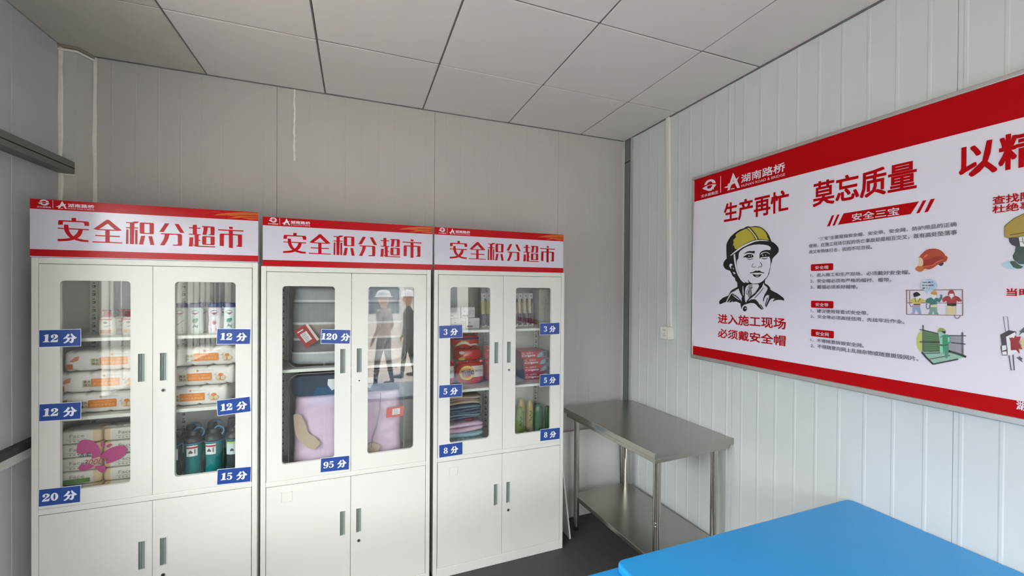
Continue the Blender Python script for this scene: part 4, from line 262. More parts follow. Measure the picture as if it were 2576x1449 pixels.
# text outlines from Blender's built-in font (with its bundled CJK fallback)
_tc = {}
def text_geo(s, bold=0.0, res=3):
    k = (s, bold, res)
    if k in _tc: return _tc[k]
    c = bpy.data.curves.new('tmp_text', 'FONT'); c.body = s; c.size = 1; c.offset = bold; c.resolution_u = res
    o = bpy.data.objects.new('tmp_text', c); COL.objects.link(o)
    dg = bpy.context.evaluated_depsgraph_get(); m = o.evaluated_get(dg).to_mesh()
    v = [(p.co[0], p.co[1]) for p in m.vertices]; f = [tuple(p.vertices) for p in m.polygons]
    o.evaluated_get(dg).to_mesh_clear(); bpy.data.objects.remove(o); bpy.data.curves.remove(c)
    _tc[k] = (v, f); return _tc[k]
def put_text(mb, s, x0, x1, z0, z1, g, mi=0, bold=0.0, res=2, nrm=(0, -1, 0)):
    """fit the text into the box; g maps (x,z)->3D"""
    v, f = text_geo(s, 0.0, res)
    if not v: return
    if bold > 0:
        h = (z1-z0)/0.9; n_ = 8; d = bold*h; keep = (x0+d, x1-d, z0+d, z1-d); x0, x1, z0, z1 = keep
        rings = [(i*d, j*d) for i in (-1, 0, 1) for j in (-1, 0, 1)]
        for i, (dx, dz) in enumerate(rings):
            gi = lambda x, z, i=i: tuple(c+n*2.5e-5*i for c, n in zip(g(x, z), nrm))
            put_text(mb, s, x0+dx, x1+dx, z0+dz, z1+dz, gi, mi, 0.0, res)
        return
    ax, bx = min(p[0] for p in v), max(p[0] for p in v); az, bz = min(p[1] for p in v), max(p[1] for p in v)
    x0, x1 = (x0, x1)
    w = [g(x0+(p[0]-ax)/(bx-ax)*(x1-x0), z0+(p[1]-az)/(bz-az)*(z1-z0)) for p in v]
    ff = []
    for q in f:
        A, B_, C_ = (v[q[0]], v[q[1]], v[q[2]])
        ar = sum(v[q[i]][0]*v[q[(i+1) % len(q)]][1]-v[q[(i+1) % len(q)]][0]*v[q[i]][1] for i in range(len(q)))
        ff.append(q if ar > 0 else q[::-1])
    mb.add(w, ff, mi)

# ================================================================== STRUCTURE
fl = struct(B(-3.45, 0.08, YB-0.08, 0.08, -0.1, 0).obj('floor', M_FLOOR))
gr = struct(B(-30, 30, -30, 30, -0.30, -0.16).obj('ground', mat('beige_concrete_ground', (166, 157, 146), 0.85, noise=0.12, nscale=0.8)))
# ceiling: backing + tiles + rails
ce = struct(B(-3.45, 0.08, YB-0.08, 0.08, H+0.02, H+0.10).obj('ceiling', M_DARK))
XG = [-3.372, -2.78516, -2.18111, -1.59159, -0.98837, -0.39716, 0.0]; YG = [0.0, -0.58, -1.18, -1.78, -2.38, -2.98, -3.58, -4.18, YB]
for i in range(6):
    for j in range(8):
        x0, x1, y1, y0 = XG[i], XG[i+1], YG[j], YG[j+1]
        g = 0.0042; dz = random.uniform(0, 0.003)
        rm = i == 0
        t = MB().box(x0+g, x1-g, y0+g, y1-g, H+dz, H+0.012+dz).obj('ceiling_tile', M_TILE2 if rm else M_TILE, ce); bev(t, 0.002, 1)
for x in XG[1:-1]:
    B(x-0.006, x+0.0015, YB, 0, H+0.0045, H+0.012).obj('ceiling_rail', M_TBAR, ce)
for y in YG[1:-1]:
    B(XG[0], 0, y-0.0015, y+0.006, H+0.005, H+0.0125).obj('ceiling_rail', M_TBAR, ce)
B(-0.006, 0.0, YB, 0, H-0.006, H+0.01).obj('edge_angle', M_TBAR, ce)
B(XG[0], 0, -0.006, 0.0, H-0.004, H+0.01).obj('edge_angle', M_TBAR, ce)

def ribbed(L, z0, z1, ribs, hgt, w, th, extra=None):
    """profile along u (0..L) facing -v with shallow ribs, extruded in z -> (MB in u,v,z)"""
    pr = [(0.0015, 0)]
    for r in ribs:
        if r-w > 0.004 and r+w < L-0.004: pr += [(r-w, 0), (r-w*0.45, -hgt), (r+w*0.45, -hgt), (r+w, 0)]
    pr.append((L-0.0015, 0)); pr = [(0.0015, th)]+[(0.0, 0.004)]+pr+[(L, 0.004)]+[(L-0.0015, th)]
    n = len(pr); v = [(u, q, z0) for u, q in pr]+[(u, q, z1) for u, q in pr]
    f = [(i, i+1, i+1+n, i+n) for i in range(n-1)]+[(n-1, 0, n, 2*n-1), tuple(range(n))[::-1], tuple(range(n, 2*n))]
    m = MB(); m.add(v, f); return m
# right wall (x = 0): panels 0.93 wide, seams at the y values below, ribs each 0.1 m
wr = struct(B(0.012, 0.08, YB-0.08, 0.08, 0, H+0.02).obj('wall_right', M_WALLR))
ys = [0.0, -0.098, -1.028, -1.958, -2.888, -3.818, YB]
for a, b in zip(ys[:-1], ys[1:]):
    L = a-b
    ribs = [a+r for r in [0.098+0.1045+k*0.0987 for k in range(60)] if b < -r < a]
    m = ribbed(L, 0, H+0.01, ribs, 0.0013, 0.0075, 0.011)
    m.v = [(q, a-u, z) for u, q, z in m.v]
    o = m.obj('wall_panel', M_WALLR, wr)
# back wall (y = 0)
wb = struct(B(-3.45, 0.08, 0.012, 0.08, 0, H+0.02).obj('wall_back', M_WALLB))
xs = [-3.372, -2.439, -1.512, -0.59, 0.0]
for a, b in zip(xs[:-1], xs[1:]):
    L = b-a
    m = ribbed(L, 0, H+0.01, [r for r in [0.075+k*0.0985 for k in range(9)] if r < L-0.03], 0.0006, 0.004, 0.011)
    m.v = [(a+u, q, z) for u, q, z in m.v]
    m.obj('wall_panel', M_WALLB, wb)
# left wall (x = -3.372) with a window opening
XL = -3.372
def wall_cut_x(name, x0, x1, y0, y1, win, m_):
    mb = MB(); mb.box(x0, x1, y0, win[0], 0, H+0.02); mb.box(x0, x1, win[1], y1, 0, H+0.02)
    mb.box(x0, x1, win[0], win[1], 0, win[2]); mb.box(x0, x1, win[0], win[1], win[3], H+0.02)
    return struct(mb.obj(name, m_))
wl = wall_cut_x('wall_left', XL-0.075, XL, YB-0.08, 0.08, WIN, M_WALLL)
# wall behind the camera with door and window openings
mb = MB(); y0, y1 = YB-0.08, YB
mb.box(-3.45, DOOR[0], y0, y1, 0, H+0.02); mb.box(DOOR[0], DOOR[1], y0, y1, DOOR[3], H+0.02); mb.box(DOOR[1], BW[0], y0, y1, 0, H+0.02)
mb.box(BW[1], 0.08, y0, y1, 0, H+0.02); mb.box(BW[0], BW[1], y0, y1, 0, BW[2]); mb.box(BW[0], BW[1], y0, y1, BW[3], H+0.02)
ws = struct(mb.obj('wall_front', M_WALLB))
# left window: frame, mullions, panes, outside bars
wn = struct(MB().box(XL-0.06, XL-0.01, WIN[0], WIN[1], WIN[2], WIN[2]+0.04).box(XL-0.06, XL-0.01, WIN[0], WIN[1], WIN[3]-0.04, WIN[3]).box(XL-0.06, XL-0.01, WIN[0], WIN[0]+0.04, WIN[2], WIN[3]).box(XL-0.06, XL-0.01, WIN[1]-0.04, WIN[1], WIN[2], WIN[3]).obj('window_1', M_WHITEP))
ym = (WIN[0]+WIN[1])/2
B(XL-0.055, XL-0.015, ym-0.03, ym+0.03, WIN[2]+0.04, WIN[3]-0.04).obj('mullion', M_WHITEP, wn)
for a, b in ((WIN[0]+0.04, ym-0.03), (ym+0.03, WIN[1]-0.04)):
    B(XL-0.038, XL-0.034, a, b, WIN[2]+0.04, WIN[3]-0.04).obj('pane', M_WINGLASS, wn)
for k in range(16):
    y = WIN[0]+0.07+k*0.145
    MB().tube([(XL-0.10, y, WIN[2]-0.03), (XL-0.10, y, WIN[3]+0.03)], 0.008, 8).obj('security_bar', M_ALU, wn)
w2 = struct(MB().box(BW[0], BW[1], YB-0.06, YB-0.01, BW[2], BW[2]+0.04).box(BW[0], BW[1], YB-0.06, YB-0.01, BW[3]-0.04, BW[3]).box(BW[0], BW[0]+0.04, YB-0.06, YB-0.01, BW[2], BW[3]).box(BW[1]-0.04, BW[1], YB-0.06, YB-0.01, BW[2], BW[3]).obj('window_2', M_WHITEP))
B(BW[0]+0.04, BW[1]-0.04, YB-0.038, YB-0.034, BW[2]+0.04, BW[3]-0.04).obj('pane', M_WINGLASS, w2)
dr = struct(MB().box(DOOR[0], DOOR[0]+0.04, YB-0.08, YB+0.005, 0, DOOR[3]).box(DOOR[1]-0.04, DOOR[1], YB-0.08, YB+0.005, 0, DOOR[3]).box(DOOR[0], DOOR[1], YB-0.08, YB+0.005, DOOR[3]-0.04, DOOR[3]).obj('door_1', M_ALU))

# corner post of the right wall
tp = struct(B(-0.006, 0.0, -0.080, -0.012, 0, H-0.002).obj('trim_1', mat('grey_green_steel', (118, 124, 120), 0.35, 0.2, noise=0.08, nscale=4, stretch=(1, 1, 8))))
B(-0.0095, 0.0, -0.114, -0.088, 0, H-0.002).obj('edge_bead', mat('grey_bead', (176, 182, 180), 0.4), tp)
B(-0.0075, 0.0, -0.088, -0.080, 0, H-0.002).obj('seam', M_DARK, tp)
B(-0.0072, 0.0, -0.080, -0.012, 2.70, 2.71).obj('joint', mat('joint_brown', (70, 58, 50), 0.7), tp)
B(-0.014, -0.001, -0.012, 0.0, 0, H-0.002).obj('corner_bead', mat('pale_bead', (214, 212, 208), 0.5), tp)
# corner box of the left back corner with sealant lines
c1 = MB(); c1.plate([(0, 0), (0, -0.07), (0.075, -0.07), (0.098, -0.0)], 0, 1)
cv = [(XL+0.0, 0.0), (XL+0.0, -0.072), (XL+0.070, -0.072), (XL+0.098, 0.0)]
m = MB(); n = 4; m.add([(x, y, 0) for x, y in cv]+[(x, y, H+0.01) for x, y in cv], [(0, 1, 5, 4), (1, 2, 6, 5), (2, 3, 7, 6), (3, 0, 4, 7)])
t2 = struct(m.obj('trim_2', mat('corner_box_panel', (200, 198, 194), 0.5, noise=0.02)))
def wob_line(p0, p1, w, d, seed, axis='x'):
    rnd = random.Random(seed); m = MB(); N = 26; v = []; f = []
    for i in range(N+1):
        t = i/N; p = Vector(p0).lerp(Vector(p1), t); ww = w*rnd.uniform(0.75, 1.25); j = rnd.uniform(-w, w)*0.15
        a = Vector((1, 0, 0)) if axis == 'x' else Vector((0, 1, 0)); q = Vector((0, -1, 0)) if axis == 'x' else Vector((1, 0, 0))
        v += [p+a*(j-ww/2), p+a*(j-ww/4)+q*d, p+a*(j+ww/4)+q*d, p+a*(j+ww/2)]
    for i in range(N):
        for k in range(3): f.append((4*i+k, 4*i+k+1, 4*i+k+5, 4*i+k+4))
    m.add(v, f); return m
wob_line((XL+0.006, -0.0735, 0), (XL+0.006, -0.0735, H), 0.019, 0.005, 1).obj('sealant_line', M_SEAL, t2)
wob_line((XL+0.103, -0.0005, 0), (XL+0.103, -0.0005, H), 0.016, 0.005, 2).obj('sealant_line', M_SEAL, t2)
MB().tube([(XL+0.0, -0.078, H-0.022), (XL+0.072, -0.078, H-0.022), (XL+0.105, -0.006, H-0.022)], 0.0065, 6).obj('sealant_line', M_SEAL, t2)
MB().tube([(XL+0.0, -0.076, H-0.004), (XL+0.071, -0.076, H-0.004), (XL+0.101, -0.004, H-0.004)], 0.009, 6).obj('sealant_line', mat('brown_foam', (150, 138, 124), 0.9), t2)
wob_line((-2.347, -0.0008, 2.45), (-2.347, -0.0008, H), 0.012, 0.003, 5).obj('sealant_line', M_SEAL, wb)
# rails on the left wall
rl = struct(B(XL, -3.312, -3.6, -0.072, 2.252, 2.312).obj('trim_3', mat('dark_channel', (120, 118, 112), 0.5)))
B(XL, -3.312, -0.0721, -0.0625, 2.246, 2.316).obj('sealant_end', M_SEAL, rl)
B(-3.3125, -3.3105, -3.6, -0.075, 2.277, 2.281).obj('groove', M_DARK, rl)
r2 = struct(B(XL, -3.342, -3.6, -0.30, 0.940, 0.98).obj('trim_4', mat('pale_rail', (206, 206, 200), 0.5)))
B(XL, -3.336, -3.6, -0.21, 0.981, 1.012).obj('groove_shade', mat('groove_shade', (60, 62, 60), 0.6), r2)  # dark bar stands for the shadow in the groove over the rail
for y in (-0.368,):
    wob_line((XL+0.0002, y, 0), (XL+0.0002, y, H), 0.010, 0.0012, 9, 'y').obj('seam', M_WALLL, wl)

# ================================================================== CONDUIT AND SOCKET
cd = MB(); 
v = []
for (yc, z) in ((-0.533, 1.447), (-0.497, H-0.002)):
    v += [(0.0, yc-0.016, z), (-0.013, yc-0.013, z), (-0.013, yc+0.013, z), (0.0, yc+0.016, z)]
cd.add(v, [(0, 1, 5, 4), (1, 2, 6, 5), (2, 3, 7, 6), (0, 3, 2, 1), (4, 5, 6, 7)])
tag(cd.obj('cable_trunking', M_WHITEP), 'white plastic cable trunking running from the ceiling down to the wall socket', 'cable trunking')
so = tag(empty('wall_socket', (0, -0.526, 1.407)), 'small white surface-mounted power socket box at the foot of the trunking', 'socket')
bev(B(-0.036, -0.0005, -0.041, 0.041, -0.041, 0.041).obj('back_box', M_WHITEP, so), 0.003)
fp = bev(B(-0.046, -0.0365, -0.043, 0.043, -0.043, 0.043).obj('face_plate', M_WHITEP, so), 0.004)
g = MB()
for y in (-0.007, 0.007): g.tube([(-0.0468, y, 0.019), (-0.045, y, 0.019)], 0.0028, 8)
g.box(-0.0466, -0.045, -0.001, 0.001, -0.008, -0.002); g.box(-0.0466, -0.045, -0.009, -0.006, -0.02, -0.014); g.box(-0.0466, -0.045, 0.006, 0.009, -0.02, -0.014)
g.obj('socket_hole', M_DARK, fp)

# ================================================================== NOTICE BOARD on the right wall
T0, T1, ZB0, ZB1 = 0.744, 3.55, 1.272, 2.402
nb = tag(empty('notice_board', (0, -(T0+T1)/2, ZB0)), 'large red and white safety notice board with aluminium frame on the right wall', 'notice board')
def nbp(mb, name, mats): 
    o = mb.obj(name, mats, nb); o.matrix_parent_inverse = Matrix.Translation((0, (T0+T1)/2, -ZB0)); return o
def G(layer): 
    x = -0.0245-0.0003*layer
    return lambda t, z: (x, -t, z)
FW = 0.017
nbp(B(-0.0235, -0.0015, -T1+FW, -T0-FW, ZB0+FW, ZB1-FW), 'panel', M_BOARDW)
def frame_bar(a, b, z0, z1): return bev(nbp(B(-0.030, -0.0005, a, b, z0, z1), 'frame_bar', M_ALU), 0.003)
frame_bar(-T1, -T0, ZB1-FW, ZB1); frame_bar(-T1, -T0, ZB0, ZB0+FW+0.006); frame_bar(-T0-FW, -T0, ZB0+FW+0.006, ZB1-FW); frame_bar(-T1, -T1+FW, ZB0+FW+0.006, ZB1-FW)
m = MB(); m.flat(rect(T0+FW, T1-FW, 2.250, ZB1-FW), 0, f=G(0)); m.flat(rect(T0+FW, T1-FW, ZB0+FW, 1.349), 0, f=G(0)); nbp(m, 'red_band', M_BOARDR)
for p in BOARDRED:
    m = MB(); m.flat(p, 0, f=G(1)); nbp(m, 'heading_banner', M_BOARDR)
for q in BOARDTAGS:
    m = MB()
    x0, x1 = q[0][0], q[1][0]; z0, z1 = (q[2][1]+q[3][1])/2, (q[0][1]+q[1][1])/2
    m.flat(rrect(x0, x1, z0, z1, 0.005, 3), 0, f=G(1)); nbp(m, 'heading_label', M_BOARDR)
m = MB(); mats = []
for col, lay, polys in EMBLEM:
    mats.append(M_BOARDR if col == 'red' else ink(col))
    for i, p in enumerate(polys): m.flat(p, 0, len(mats)-1, f=G(lay+1+i*0.15))
nbp(m, 'emblem', mats)
m = MB(); mats = []
for col, lay, polys in PORTRAIT:
    mats.append(ink(col))
    for i, p in enumerate(polys): m.flat(p, 0, len(mats)-1, f=G(lay+i*0.06))
nbp(m, 'portrait', mats)
for grp in sorted(set(a[3] for a in ART)):
    m = MB(); mats = []
    for col, lay, polys, gi in ART:
        if gi != grp: continue
        mats.append(ink(col))
        for i, p in enumerate(polys): m.flat(p, 0, len(mats)-1, f=G(lay+i*0.06))
    nbp(m, 'illustration', mats)
for s, a, b, z0, z1, col, bold in TEXTS:
    m = MB(); put_text(m, s, a, b, z0, z1, G(8 if col == 'text_ink' else 3), 0, bold, nrm=(-1, 0, 0)); nbp(m, 'lettering', M_BOARDR if col == 'red' else ink(col))

# ================================================================== CABINETS
CAB = [(-3.28506, -0.37292, -0.01499, 0.016), (-2.42205, -0.38280, -0.00446, 0.0), (-1.55165, -0.37884, 0.00780, 0.002)]
DW = 0.80
def cw(k, s, o, z):
    x, y, a, dz = CAB[k]
    return Vector((x+s*math.cos(a)-o*math.sin(a), y+s*math.sin(a)+o*math.cos(a), z))
CL = ['left white steel cabinet with tissue packs and blue-lidded bottles behind glass',
      'middle white steel cabinet holding two bagged quilts behind glass',
      'right white steel cabinet with detergent, toothpaste and towels behind glass']
def make_cabinet(k, shelves, labelframe):
    x, y, a, dz = CAB[k]
    c = tag(empty('steel_cabinet', (x, y, 0), a), CL[k], 'cabinet', 'white steel storage cabinets')
    D = 0.362
    m = MB()
    m.box(-0.025, -0.0015, 0, D, 0, 1.803+dz); m.box(DW+0.0015, DW+0.025, 0, D, 0, 1.803+dz)
    m.box(-0.0015, DW+0.0015, 0, D, 1.776+dz, 1.803+dz); m.box(-0.0015, DW+0.0015, 0, D, 0, 0.056+dz)
    m.box(-0.0015, DW+0.0015, 0, D, 0.679+dz, 0.7045+dz); m.box(-0.0015, DW+0.0015, D-0.006, D, 0.056+dz, 1.776+dz)
    body = bev(m.obj('carcass', M_ENAMEL, c), 0.0025)
    for z in shelves:
        bev(B(0.0, DW, 0.024, D-0.008, z-0.016, z).obj('shelf', M_ENAMEL_IN, c), 0.002)
    # slotted back strips
    for sx in (0.018, 0.400, 0.782):
        st = B(sx-0.016, sx+0.016, D-0.010, D-0.006, 0.71+dz, 1.77+dz).obj('slotted_strip', M_ENAMEL_IN, c)
        q = MB(); z = 0.73+dz; i = 0
        while z < 1.76+dz:
            if i % 2: q.box(sx-0.005, sx+0.005, D-0.0106, D-0.0095, z, z+0.0035)
            else: q.box(sx-0.007, sx+0.007, D-0.0106, D-0.0095, z, z+0.0035); q.box(sx-0.007, sx+0.007, D-0.0106, D-0.0095, z+0.009, z+0.012); q.box(sx+0.003, sx+0.007, D-0.0106, D-0.0095, z, z+0.012)
            z += 0.0205; i += 1
        o = q.obj('slot', mat('slot_shadow', (70, 70, 66), 0.9), st); o['kind'] = 'stuff'
    def door(x0, x1, z0, z1, win, hx, hz, lock):
        holes = []
        if win: holes.append(rrect(*win, 0.016, 6)[::-1])
        hr = (hx-0.0125, hx+0.0125, hz-0.065, hz+0.065)
        holes.append(rect(*hr)[::-1])
        if lock: pass
        d = MB().plate(rect(x0, x1, z0, z1), 0, 0.018, 0, holes).obj('door', M_ENAMEL, c)
        bev(d, 0.0012, 2)
        h = MB(); h.plate(rect(hr[0]-0.004, hr[1]+0.004, hr[2]-0.004, hr[3]+0.004), -0.0012, 0.0, 1, [rect(*hr)[::-1]])
        h.box(hr[0], hr[1], 0.006, 0.010, hr[2], hr[3]); h.box(hr[0]+0.006, hr[0]+0.009, 0.001, 0.006, hr[2], hr[3])
        h.box(hr[0]+0.0005, hr[0]+0.0015, 0.001, 0.008, hr[2], hr[3]); h.obj('handle', [M_HANDLE, M_ENAMEL], d)
        if lock:
            l = MB().tube([(hx+0.0005, 0.001, hz-0.110), (hx+0.0005, -0.003, hz-0.110)], 0.008, 16).obj('lock', M_CHROME, d)
            l2 = MB().tube([(hx+0.0005, -0.0028, hz-0.110), (hx+0.0005, -0.0034, hz-0.110)], 0.0048, 12)
            l2.v += []; 
            o = l2.obj('keyhole', mat('lock_dark', (70, 66, 64), 0.4, 0.5), d)
        if win: B(win[0]-0.006, win[1]+0.006, 0.012, 0.016, win[2]-0.006, win[3]+0.006).obj('glass_pane', M_GLASS, d)
        return d
    zt, zb, zl, zl0 = 1.774+dz, 0.706+dz, 0.6775+dz, 0.058+dz
    W1_ = (0.070, 0.317, 0.786+dz*0.3, 1.703+dz); W2_ = (0.484, 0.730, 0.786+dz*0.3, 1.703+dz)
    door(0.001, 0.3985, zb, zt, W1_, 0.3575, 1.303+dz, False); door(0.4005, 0.799, zb, zt, W2_, 0.440, 1.303+dz, True)
    d = door(0.001, 0.3985, zl0, zl, None, 0.3595, 0.430+dz, False); door(0.4005, 0.799, zl0, zl, None, 0.441, 0.431+dz, True)
    if labelframe:
        e = MB(); x0, x1, z0, z1 = 0.066, 0.118, 0.594, 0.644
        e.box(x0, x1, -0.0015, 0.001, z0, z0+0.003); e.box(x0, x1, -0.0015, 0.001, z1-0.003, z1); e.box(x0, x0+0.003, -0.0015, 0.001, z0, z1); e.box(x1-0.003, x1, -0.0015, 0.001, z0, z1)
        e.obj('label_frame', M_ENAMEL, d)
    return c
make_cabinet(0, (1.461, 1.107), False)
make_cabinet(1, (1.268,), True)
make_cabinet(2, (1.446, 1.090), True)

# ------------------------------------------------------------------ header signs on the cabinets
M_ORANGE = mat('sign_orange', (206, 96, 34), 0.25); M_ORANGE2 = mat('sign_orange_dark', (168, 54, 24), 0.25); M_ORL = mat('sign_orange_line', (206, 60, 40), 0.25)
SL = ['red and white header sign standing on the left cabinet', 'red and white header sign standing on the middle cabinet', 'red and white header sign standing on the right cabinet']
SX = [(-0.028, 0.826, 0.019, 0.0), (-0.018, 0.833, 0.0, 0.0), (-0.026, 0.814, 0.001, 0.0)]
LS0, LS1 = -0.018, 0.833
for k in range(3):
    x, y, a, dz = CAB[k]; s0, s1, zz, _ = SX[k]
    hs = tag(empty('header_sign', cw(k, 0, 0, 1.8035+dz), a), SL[k], 'sign', 'header signs on the cabinets')
    zo = 1.8035+dz
    fx = lambda s: s0+(s-LS0)/(LS1-LS0)*(s1-s0)
    zf = lambda z: z+zz-zo
    def GG(layer): return lambda s, z: (fx(s), -0.001-0.00015*layer, zf(z))
    bev(B(s0, s1, -0.0008, 0.032, 0.0005, zf(2.0515)).obj('panel', M_SIGNW, hs), 0.0005, 1)
    m = MB(); m.flat(rect(LS0, LS1, 2.0085, 2.0515), 0, f=GG(1)); m.flat(rect(LS0, LS1, 1.8045, 1.8345), 0, f=GG(1)); m.obj('red_band', M_RED, hs)
    m = MB()
    m.flat([(.833, 2.049), (.76, 2.047), (.70, 2.040), (.655, 2.029), (.645, 2.024), (.70, 2.028), (.74, 2.024), (.70, 2.013), (.76, 2.019), (.80, 2.013), (.833, 2.016)], 0, 0, f=GG(2))
    m.flat([(.833, 2.036), (.76, 2.034), (.71, 2.026), (.76, 2.030), (.833, 2.031)], 0, 1, f=GG(3)); m.flat([(.833, 2.026), (.79, 2.025), (.74, 2.0175), (.79, 2.021), (.833, 2.021)], 0, 1, f=GG(3))
    arc = [(0.60+0.055*(1-math.cos(t)), 2.012+0.030*math.sin(t)) for t in [i*math.pi/14 for i in range(15)]]
    m.flat(arc+[(p[0]*0.985+0.0098, (p[1]-2.012)*0.95+2.012) for p in arc[::-1]], 0, 2, f=GG(2))
    m.obj('flame_print', [M_ORANGE, M_ORANGE2, M_ORL], hs)
    m = MB()
    for i, p in enumerate(TITLE): m.flat(p, 0, f=GG(2+i*0.15))
    m.obj('title_lettering', M_RED, hs)
    m = MB(); lx = lambda t: 0.005+(t-.815)*0.362; lz = lambda z: 2.0145+(z-2.2625)*0.36
    for col, lay, polys in EMBLEM:
        for p in polys: m.flat([(lx(q[0]), lz(q[1])) for q in p], 0, 1 if col == 'red' else 0, f=GG(lay+1))
    for s, aa, bb, z0, z1, col, bold in TEXTS:
        if s in ('HUNAN ROAD & BRIDGE', '交水建集团') or (s == '湖南路桥' and z0 > 2):
            put_text(m, s, lx(aa), lx(bb), lz(z0), lz(z1), GG(3), 0, bold)
    m.obj('emblem', [INK['white_ink'], M_RED], hs)

# ------------------------------------------------------------------ price tags stuck on the doors
def put_glyphs(mb, s, cx, cz, h, g, mi=0):
    wd = 0; items = []
    for ch in s:
        if ch == ' ': wd += 0.42; continue
        w, shapes = GLYPHS[ch]; items.append((ch, wd)); wd += w
    sx = h*1.0; x0 = cx-wd*sx/2
    g0 = g
    for ch, o in items:
        for i_, sh in enumerate(GLYPHS[ch][1]):
            g = lambda x, z, i_=i_: (g0(x, z)[0], g0(x, z)[1]-2.5e-5*i_, g0(x, z)[2])
            if sh[0] == 'ring':
                mb.flat([(x0+(o+p[0])*sx, cz-h/2+p[1]*h) for p in sh[1]], 0, mi, [[(x0+(o+p[0])*sx, cz-h/2+p[1]*h) for p in sh[2]][::-1]], f=g)
            else: mb.flat([(x0+(o+p[0])*sx, cz-h/2+p[1]*h) for p in sh], 0, mi, f=g)
TG = [(0, '12 分', 0.072, 1.466, 0.142, 0.0, 'left cabinet left door, beside the soap shelf'), (0, '12 分', 0.723, 1.452, 0.143, -2, 'left cabinet right door, below the body wash bottles'),
      (0, '12 分', 0.0725, 1.1425, 0.142, -1.0, 'left cabinet left door, beside the lowest toilet roll pack'), (0, '12 分', 0.7245, 1.1085, 0.142, 3.5, 'left cabinet right door, under the toilet roll packs'),
      (0, '20 分', 0.071, 0.771, 0.142, -1.0, 'left cabinet left door, below the tissue bundle'), (0, '15 分', 0.7265, 0.764, 0.144, -2, 'left cabinet right door, below the teal water bottles'),
      (1, '120 分', 0.3225, 1.436, 0.143, -3, 'middle cabinet left door, over the grey quilt'), (1, '95 分', 0.3215, 0.756, 0.142, -1.5, 'middle cabinet left door, below the pink quilt'),
      (2, '3 分', 0.073, 1.4435, 0.141, 1.0, 'right cabinet left door, under the small cartons'), (2, '3 分', 0.719, 1.4425, 0.142, 0.5, 'right cabinet right door, below the toothbrush packs'),
      (2, '5 分', 0.0745, 1.094, 0.140, -1.0, 'right cabinet left door, below the detergent bags'), (2, '5 分', 0.722, 1.112, 0.144, -1.0, 'right cabinet right door, below the toothpaste stack'),
      (2, '8 分', 0.078, 0.747, 0.142, 0.6, 'right cabinet left door, below the towels'), (2, '8 分', 0.727, 0.760, 0.142, -1.0, 'right cabinet right door, below the green bottles')]
for k, s, sx, z, w, rot, where in TG:
    a = CAB[k][2]; hh = 0.077
    e = tag(empty('price_tag', cw(k, sx, -0.0004, z), rot=(0, math.radians(-rot), a)), 'blue ' + s.split()[0] + '-point price tag on the ' + where, 'price tag', 'blue price tags on the cabinet doors')
    B(-w/2, w/2, -0.0016, -0.0012, -hh/2, hh/2).obj('card', M_TAGW, e)
    MB().flat(rect(-w/2+0.0018, w/2-0.0018, -hh/2+0.002, hh/2-0.002), -0.0017).obj('blue_face', M_TAGB, e)
    m = MB(); put_glyphs(m, s, 0.0, 0.0, 0.034, lambda x, z: (x, -0.0019, z)); m.obj('lettering', M_TAGW, e)

# ================================================================== GOODS
def place(o, k, s, d, z, rz=0.0):
    o.location = cw(k, s, d, z); o.rotation_euler = (0, 0, CAB[k][2]+rz); return o
def on_ell(rx, ry, off=0.0006):
    return lambda x, z: (x, -ry*math.sqrt(max(0.0, 1-(x/rx)**2))-off, z)
# --- liquid soap, red pump caps
M_SOAPW = mat('soap_bottle_white', (232, 227, 218), 0.35)
def make_soap(mcol, label):
    r = tag(empty('soap_bottle'), label, 'soap bottle', 'liquid soap bottles on the top shelf')
    MB().lathe([(0.026, 0), (0.029, 0.003), (0.031, 0.03), (0.030, 0.065), (0.026, 0.082), (0.017, 0.090), (0.014, 0.094)], ex=1, ey=0.62, n=28, power=2.4).obj('bottle', M_SOAPW, r)
    MB().lathe([(0.0185, 0.088), (0.0185, 0.094), (0.014, 0.098), (0.013, 0.112), (0.010, 0.114)], ex=1, ey=0.8, n=20).obj('cap', mat('soap_cap_red', (168, 28, 52), 0.35), r)
    MB().pillow(-0.014, 0.014, -0.022, 0.010, 0.112, 0.123, e=0.6).obj('pump_head', mat('soap_cap_red', (168, 28, 52), 0.35), r)
    m = MB(); g = on_ell(0.031, 0.0192, 0.0012)
    for i in range(5): m.flat(rect(-0.022+i*0.0088, -0.022+(i+1)*0.0088, 0.074, 0.079), 0, 0, f=g); m.flat(rect(-0.020+i*0.008, -0.020+(i+1)*0.008, 0.012, 0.028), 0, 1, f=g)
    m.flat(ell(0, 0.062, 0.008, 0.0055), 0, 2, f=on_ell(0.031, 0.0192, 0.002)); m.flat([(-0.004, 0.040), (0.018, 0.047), (0.018, 0.049), (-0.004, 0.043)], 0, 2, f=on_ell(0.031, 0.0192, 0.002))
    m.obj('printed_label', [mat('soap_print_red', (176, 60, 70), 0.4), mat('soap_print_%s' % mcol, mcol, 0.4), mat('soap_emblem', (110, 84, 96), 0.4)], r)
    return r
place(make_soap('d09468', 'white soap bottle with red pump and orange label, front left of the soap group'), 0, 0.180, 0.12, 1.4616)
place(make_soap('a04848', 'white soap bottle with red pump and deep red label, behind the two front ones'), 0, 0.199, 0.205, 1.4616)
place(make_soap('d8c890', 'white soap bottle with red pump and pale yellow label, cut by the glass edge'), 0, 0.262, 0.13, 1.4616)
